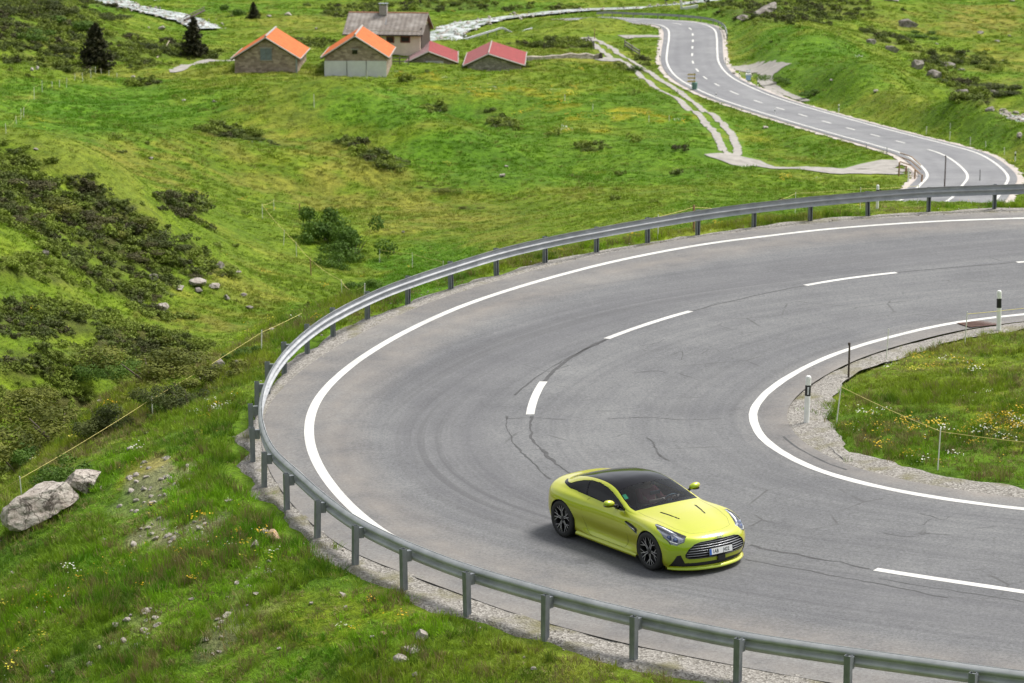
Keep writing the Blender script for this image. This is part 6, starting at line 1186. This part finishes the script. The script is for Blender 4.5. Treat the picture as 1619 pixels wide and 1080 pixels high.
V, F = leaf_quads(np.c_[r_.normal(size=(16, 2))*.12, r_.uniform(.10, .24, 16)], np.c_[r_.normal(size=(16, 2))*.3, np.ones(16)], .042, r_, 1.0); template(c_fl, 'blossoms_0', mesh_np('blossoms', V, F, FLM))
V, F = leaf_quads(np.c_[r_.normal(size=(4, 2))*.12, r_.uniform(.12, .25, 4)], np.c_[r_.normal(size=(4, 2))*.3, np.ones(4)], .036, r_, 1.0); template(c_fl, 'blossoms_1', mesh_np('blossoms', V, F, FLM))
for i in range(3): template(c_st, 'pebble_%d' % i, rock_mesh(80+i, (.16, .12, .08), ROCKM, 6, 2))
def road_clear(x, y):
    XY = np.stack([x, y], 1); ok = np.ones(len(x), bool)
    for P, hw in [(lower_road, 4.55), (stream_r, 3.6), (stream_l, 2.8), (stream_g, 3.6)]+TR:
        lo = P[:, :2].min(0)-hw; hi = P[:, :2].max(0)+hw; k_ = ((XY > lo) & (XY < hi)).all(1)
        if k_.any(): d, _, _ = dist_poly(XY[k_], P); ok[np.where(k_)[0][d < hw+.25*fbm(XY[k_, 0], XY[k_, 1], 1.2, 2)]] = False
    return ok
def near_zone(x, y):
    XY = np.stack([x, y], 1); d, s, _ = dist_poly(XY, rail_line); sd = -s*d; di, si, _ = dist_poly(XY, gravel_in); ins = di*np.where(si > 0, 1, -1); return sd, ins
def seeds(n, y0, y1, umax=.21):
    """points whose density falls with the square of the distance"""
    y = y0*(y1/y0)**rng.random(n); return rng.uniform(-umax, umax, n)*y, y
def tilt(x, y, amt=.12): n = len(x); return np.stack([rng.normal(0, amt, n), rng.normal(0, amt, n), rng.uniform(0, 6.283, n)], 1)
# close to the hairpin
n = 150000; x = rng.uniform(-17, 24, n); y = rng.uniform(42, 112, n); u = x/y; k_ = np.abs(u) < .20; x, y = x[k_], y[k_]
sd, ins = near_zone(x, y); wb = .28*fbm(x, y, 1.0, 3); keep = ((sd > .42+wb) & (sd < 13)) | ((ins > .10+wb*1.4) & (sd < -3)); gv = ((sd > -.9) & (sd <= .42+wb)) & (rng.random(len(x)) < .05) & (fbm(x, y, .9, 2) > .15); gi_ = (ins > -.55) & (ins <= .1+wb*1.4) & (sd < -3) & (rng.random(len(x)) < .05) & (fbm(x, y, .9, 2) > .1)
keep |= gv | gi_; x, y, sd, ins = x[keep], y[keep], sd[keep], ins[keep]; z = land(x, y); cv = cover(x, y, z); bare = cv['bare']*sstep(-.3, .4, fbm(x+9, y+3, 1.7, 3)); patch = fbm(x, y, 1.1, 3)+.5*fbm(x, y, 4, 2)
k_ = rng.random(len(x)) > .92*bare+.50*sstep(.1, .9, -patch); x, y, z, sd, patch = x[k_], y[k_], z[k_], sd[k_], patch[k_]; cv = {q: v[k_] for q, v in cv.items()}
t_ = ground_colour(x, y, z, {**cv, 'bare': 0*cv['bare'], 'flower': 0*cv['flower']}); n = len(x); vv = rng.normal(0, .22, n); t_ = t_*(1.5+vv[:, None])*np.array([1.2, 1.04, 1.25]); dry = rng.random(n) < .16+.40*sstep(-.1, .8, fbm(x+5, y-9, 2.5, 3)); t_[dry] = np.array([.225, .195, .075])*rng.uniform(.7, 1.2, (dry.sum(), 1)); lush = (fbm(x-30, y+12, 3, 3) > .25); t_[lush & ~dry] *= np.array([1.05, 1.25, .7]); dk_ = fbm(x+70, y+12, .8, 2) > .45; t_[dk_ & ~dry] *= np.array([.55, .68, .7])
hs_ = np.clip(.72+.50*patch+rng.normal(0, .16, n), .28, 1.6)*np.where(sd > 0, 1.0, .8); pick = np.where(rng.random(n) < .14+.2*sstep(.2, .8, patch), 3, rng.choice([0, 1, 2, 4], n, p=[.27, .27, .26, .20]))
scatter('grass', np.stack([x, y, z], 1), tilt(x, y, .18), np.stack([np.ones(n)*1.05, np.ones(n)*1.05, hs_], 1), t_, pick, c_near)
# meadows
x, y = seeds(190000, 88, 620); sd = np.full(len(x), 99.); m_ = y < 130; s1_, i1_ = near_zone(x[m_], y[m_]); sd[m_] = s1_; ok = road_clear(x, y) & (sd > 11); x, y = x[ok], y[ok]; z = land(x, y); cv = cover(x, y, z); k_ = rng.random(len(x)) > .85*cv['heath']; x, y, z = x[k_], y[k_], z[k_]; cv = {q: v[k_] for q, v in cv.items()}
n = len(x); t_ = ground_colour(x, y, z, {**cv, 'heath': cv['heath']*.4}); t_ = t_*(1.35+rng.normal(0, .13, n)[:, None]); dr = rng.random(n) < .10+.5*cv['dry']*sstep(-.3, .6, fbm(x, y, 3, 3)); t_[dr] = t_[dr]*.45+np.array([.19, .175, .05])*.6
sz = np.clip(y*.00125, .14, .46)*np.clip(1+rng.normal(0, .25, n), .5, 1.7); hh = sz*np.clip(.42+.28*fbm(x, y, 6, 3)+.12*rng.normal(size=n), .18, .9)
scatter('meadow_grass', np.stack([x, y, z], 1), tilt(x, y, .1), np.stack([sz, sz, hh], 1), t_, rng.integers(0, 3, n), c_far)
# heath
x, y = seeds(230000, 92, 560); z = land(x, y); cv = cover(x, y, z); w_ = cv['heath']*sstep(-.85, -.15, fbm(x+9, y+3, 1.7, 3)); sc_ = .004*(fbm(x, y, 3.5, 3) > .45); k_ = (rng.random(len(x)) < np.maximum(w_*.62, sc_)) & road_clear(x, y); sd = np.full(len(x), 99.); m_ = y < 130; sd[m_] = near_zone(x[m_], y[m_])[0]; k_ &= sd > 12; x, y, z = x[k_], y[k_], z[k_]; n = len(x)
zn = .28*(fbm(x, y, 1.5, 3)+.5)+.22*fbm(x, y, 4.0, 2); z = z+cover(x, y, z)['heath']*np.clip(zn, 0, 1)*.8; q = fbm(x-7, y+3, 2.6, 3)+.35*rng.normal(size=n)+.25*fbm(x, y, 9, 2)
pal = np.array([[.056, .054, .022], [.058, .080, .016], [.110, .145, .020], [.150, .200, .024]]); f_ = np.clip((q+1.0)/1.6*3, 0, 2.999); i_ = f_.astype(int); fr_ = (f_-i_)[:, None]; t_ = pal[i_]*(1-fr_)+pal[np.minimum(i_+1, 3)]*fr_; t_ *= rng.uniform(.9, 1.35, (n, 1)); sz = np.clip(y*.0030, .28, .85)*rng.uniform(.55, 1.3, n)
scatter('heath_scrub', np.stack([x, y, z-.05], 1), tilt(x, y, .15), np.stack([sz, sz, sz*rng.uniform(.55, 1.1, n)], 1), t_, rng.integers(0, 3, n), c_heath)
# flowers: yellow drifts, white dots
x, y = seeds(150000, 45, 560); sd = np.full(len(x), 99.); ins = np.full(len(x), -9.); m_ = y < 130; sd[m_], ins[m_] = near_zone(x[m_], y[m_]); ok = ((sd > .8) | ((ins > .3) & (sd < -3))) & road_clear(x, y); x, y = x[ok], y[ok]; z = land(x, y); cv = cover(x, y, z); w_ = cv['flower']*sstep(-.1, .6, fbm(x, y*.7, 1.8, 3))+np.where(y < 110, .09, .025)*sstep(.1, .8, fbm(x+3, y, 4, 2)); k_ = rng.random(len(x)) < w_*.55; x, y, z = x[k_], y[k_], z[k_]; n = len(x)
t_ = np.where((rng.random(n) < .75)[:, None], np.array([.62, .40, .012]), np.array([.62, .55, .05]))*rng.uniform(.75, 1.1, (n, 1)); wh = rng.random(n) < np.where(y < 110, .3, .08); t_[wh] = (.62, .63, .55); sz = np.clip(y*.0105, 1.0, 3.2)*rng.uniform(.6, 1.2, n)
scatter('meadow_flowers', np.stack([x, y, z], 1), tilt(x, y, .2), np.stack([sz, sz, np.clip(sz, .7, 1.6)], 1), t_, rng.integers(0, 2, n), c_fl)
# scree and loose pebbles on the bare patches and verges
n = 50000; x = rng.uniform(-15, 18, n); y = rng.uniform(44, 100, n); sd, ins = near_zone(x, y); z = land(x, y); cv = cover(x, y, z); w_ = cv['bare']*sstep(-.3, .4, fbm(x+9, y+3, 1.7, 3))*(sd > .5)*.8+.012*(sd > .5)*(sd < 9)+.10*((sd > -.7) & (sd < .45))+.10*((ins > -.6) & (ins < .2) & (sd < -3)); k_ = rng.random(n) < w_; x, y, z, sd = x[k_], y[k_], z[k_], sd[k_]; n = len(x); sz = rng.uniform(.3, 1.0, n)**1.8*np.where(sd > .5, 1.6, .55); zz = np.where(sd > .45, z, plane(x, y)-.02)
for S_, hw in ((stream_r, 3.0), (stream_l, 2.4), (stream_g, 3.4)):      # stones along the stream banks
    q = S_[rng.integers(0, len(S_), 260)]; nn_ = rng.normal(size=(260, 2)); nn_ /= np.linalg.norm(nn_, axis=1)[:, None]; off_ = np.where(rng.random(260) < .3, rng.uniform(0, 2, 260), hw+rng.normal(0, .7, 260)); xs_ = q[:, 0]+nn_[:, 0]*off_; ys_ = q[:, 1]+nn_[:, 1]*off_
    x = np.r_[x, xs_]; y = np.r_[y, ys_]; zz = np.r_[zz, np.maximum(land(xs_, ys_), q[:, 2]-.15)]; sz = np.r_[sz, rng.uniform(1.5, 6.5, 260)]
n = len(x)
scatter('scree', np.stack([x, y, zz], 1), np.stack([rng.normal(0, .4, n), rng.normal(0, .4, n), rng.uniform(0, 6, n)], 1), np.stack([sz, sz, sz], 1), np.ones((n, 3))*.4, rng.integers(0, 3, n), c_st)
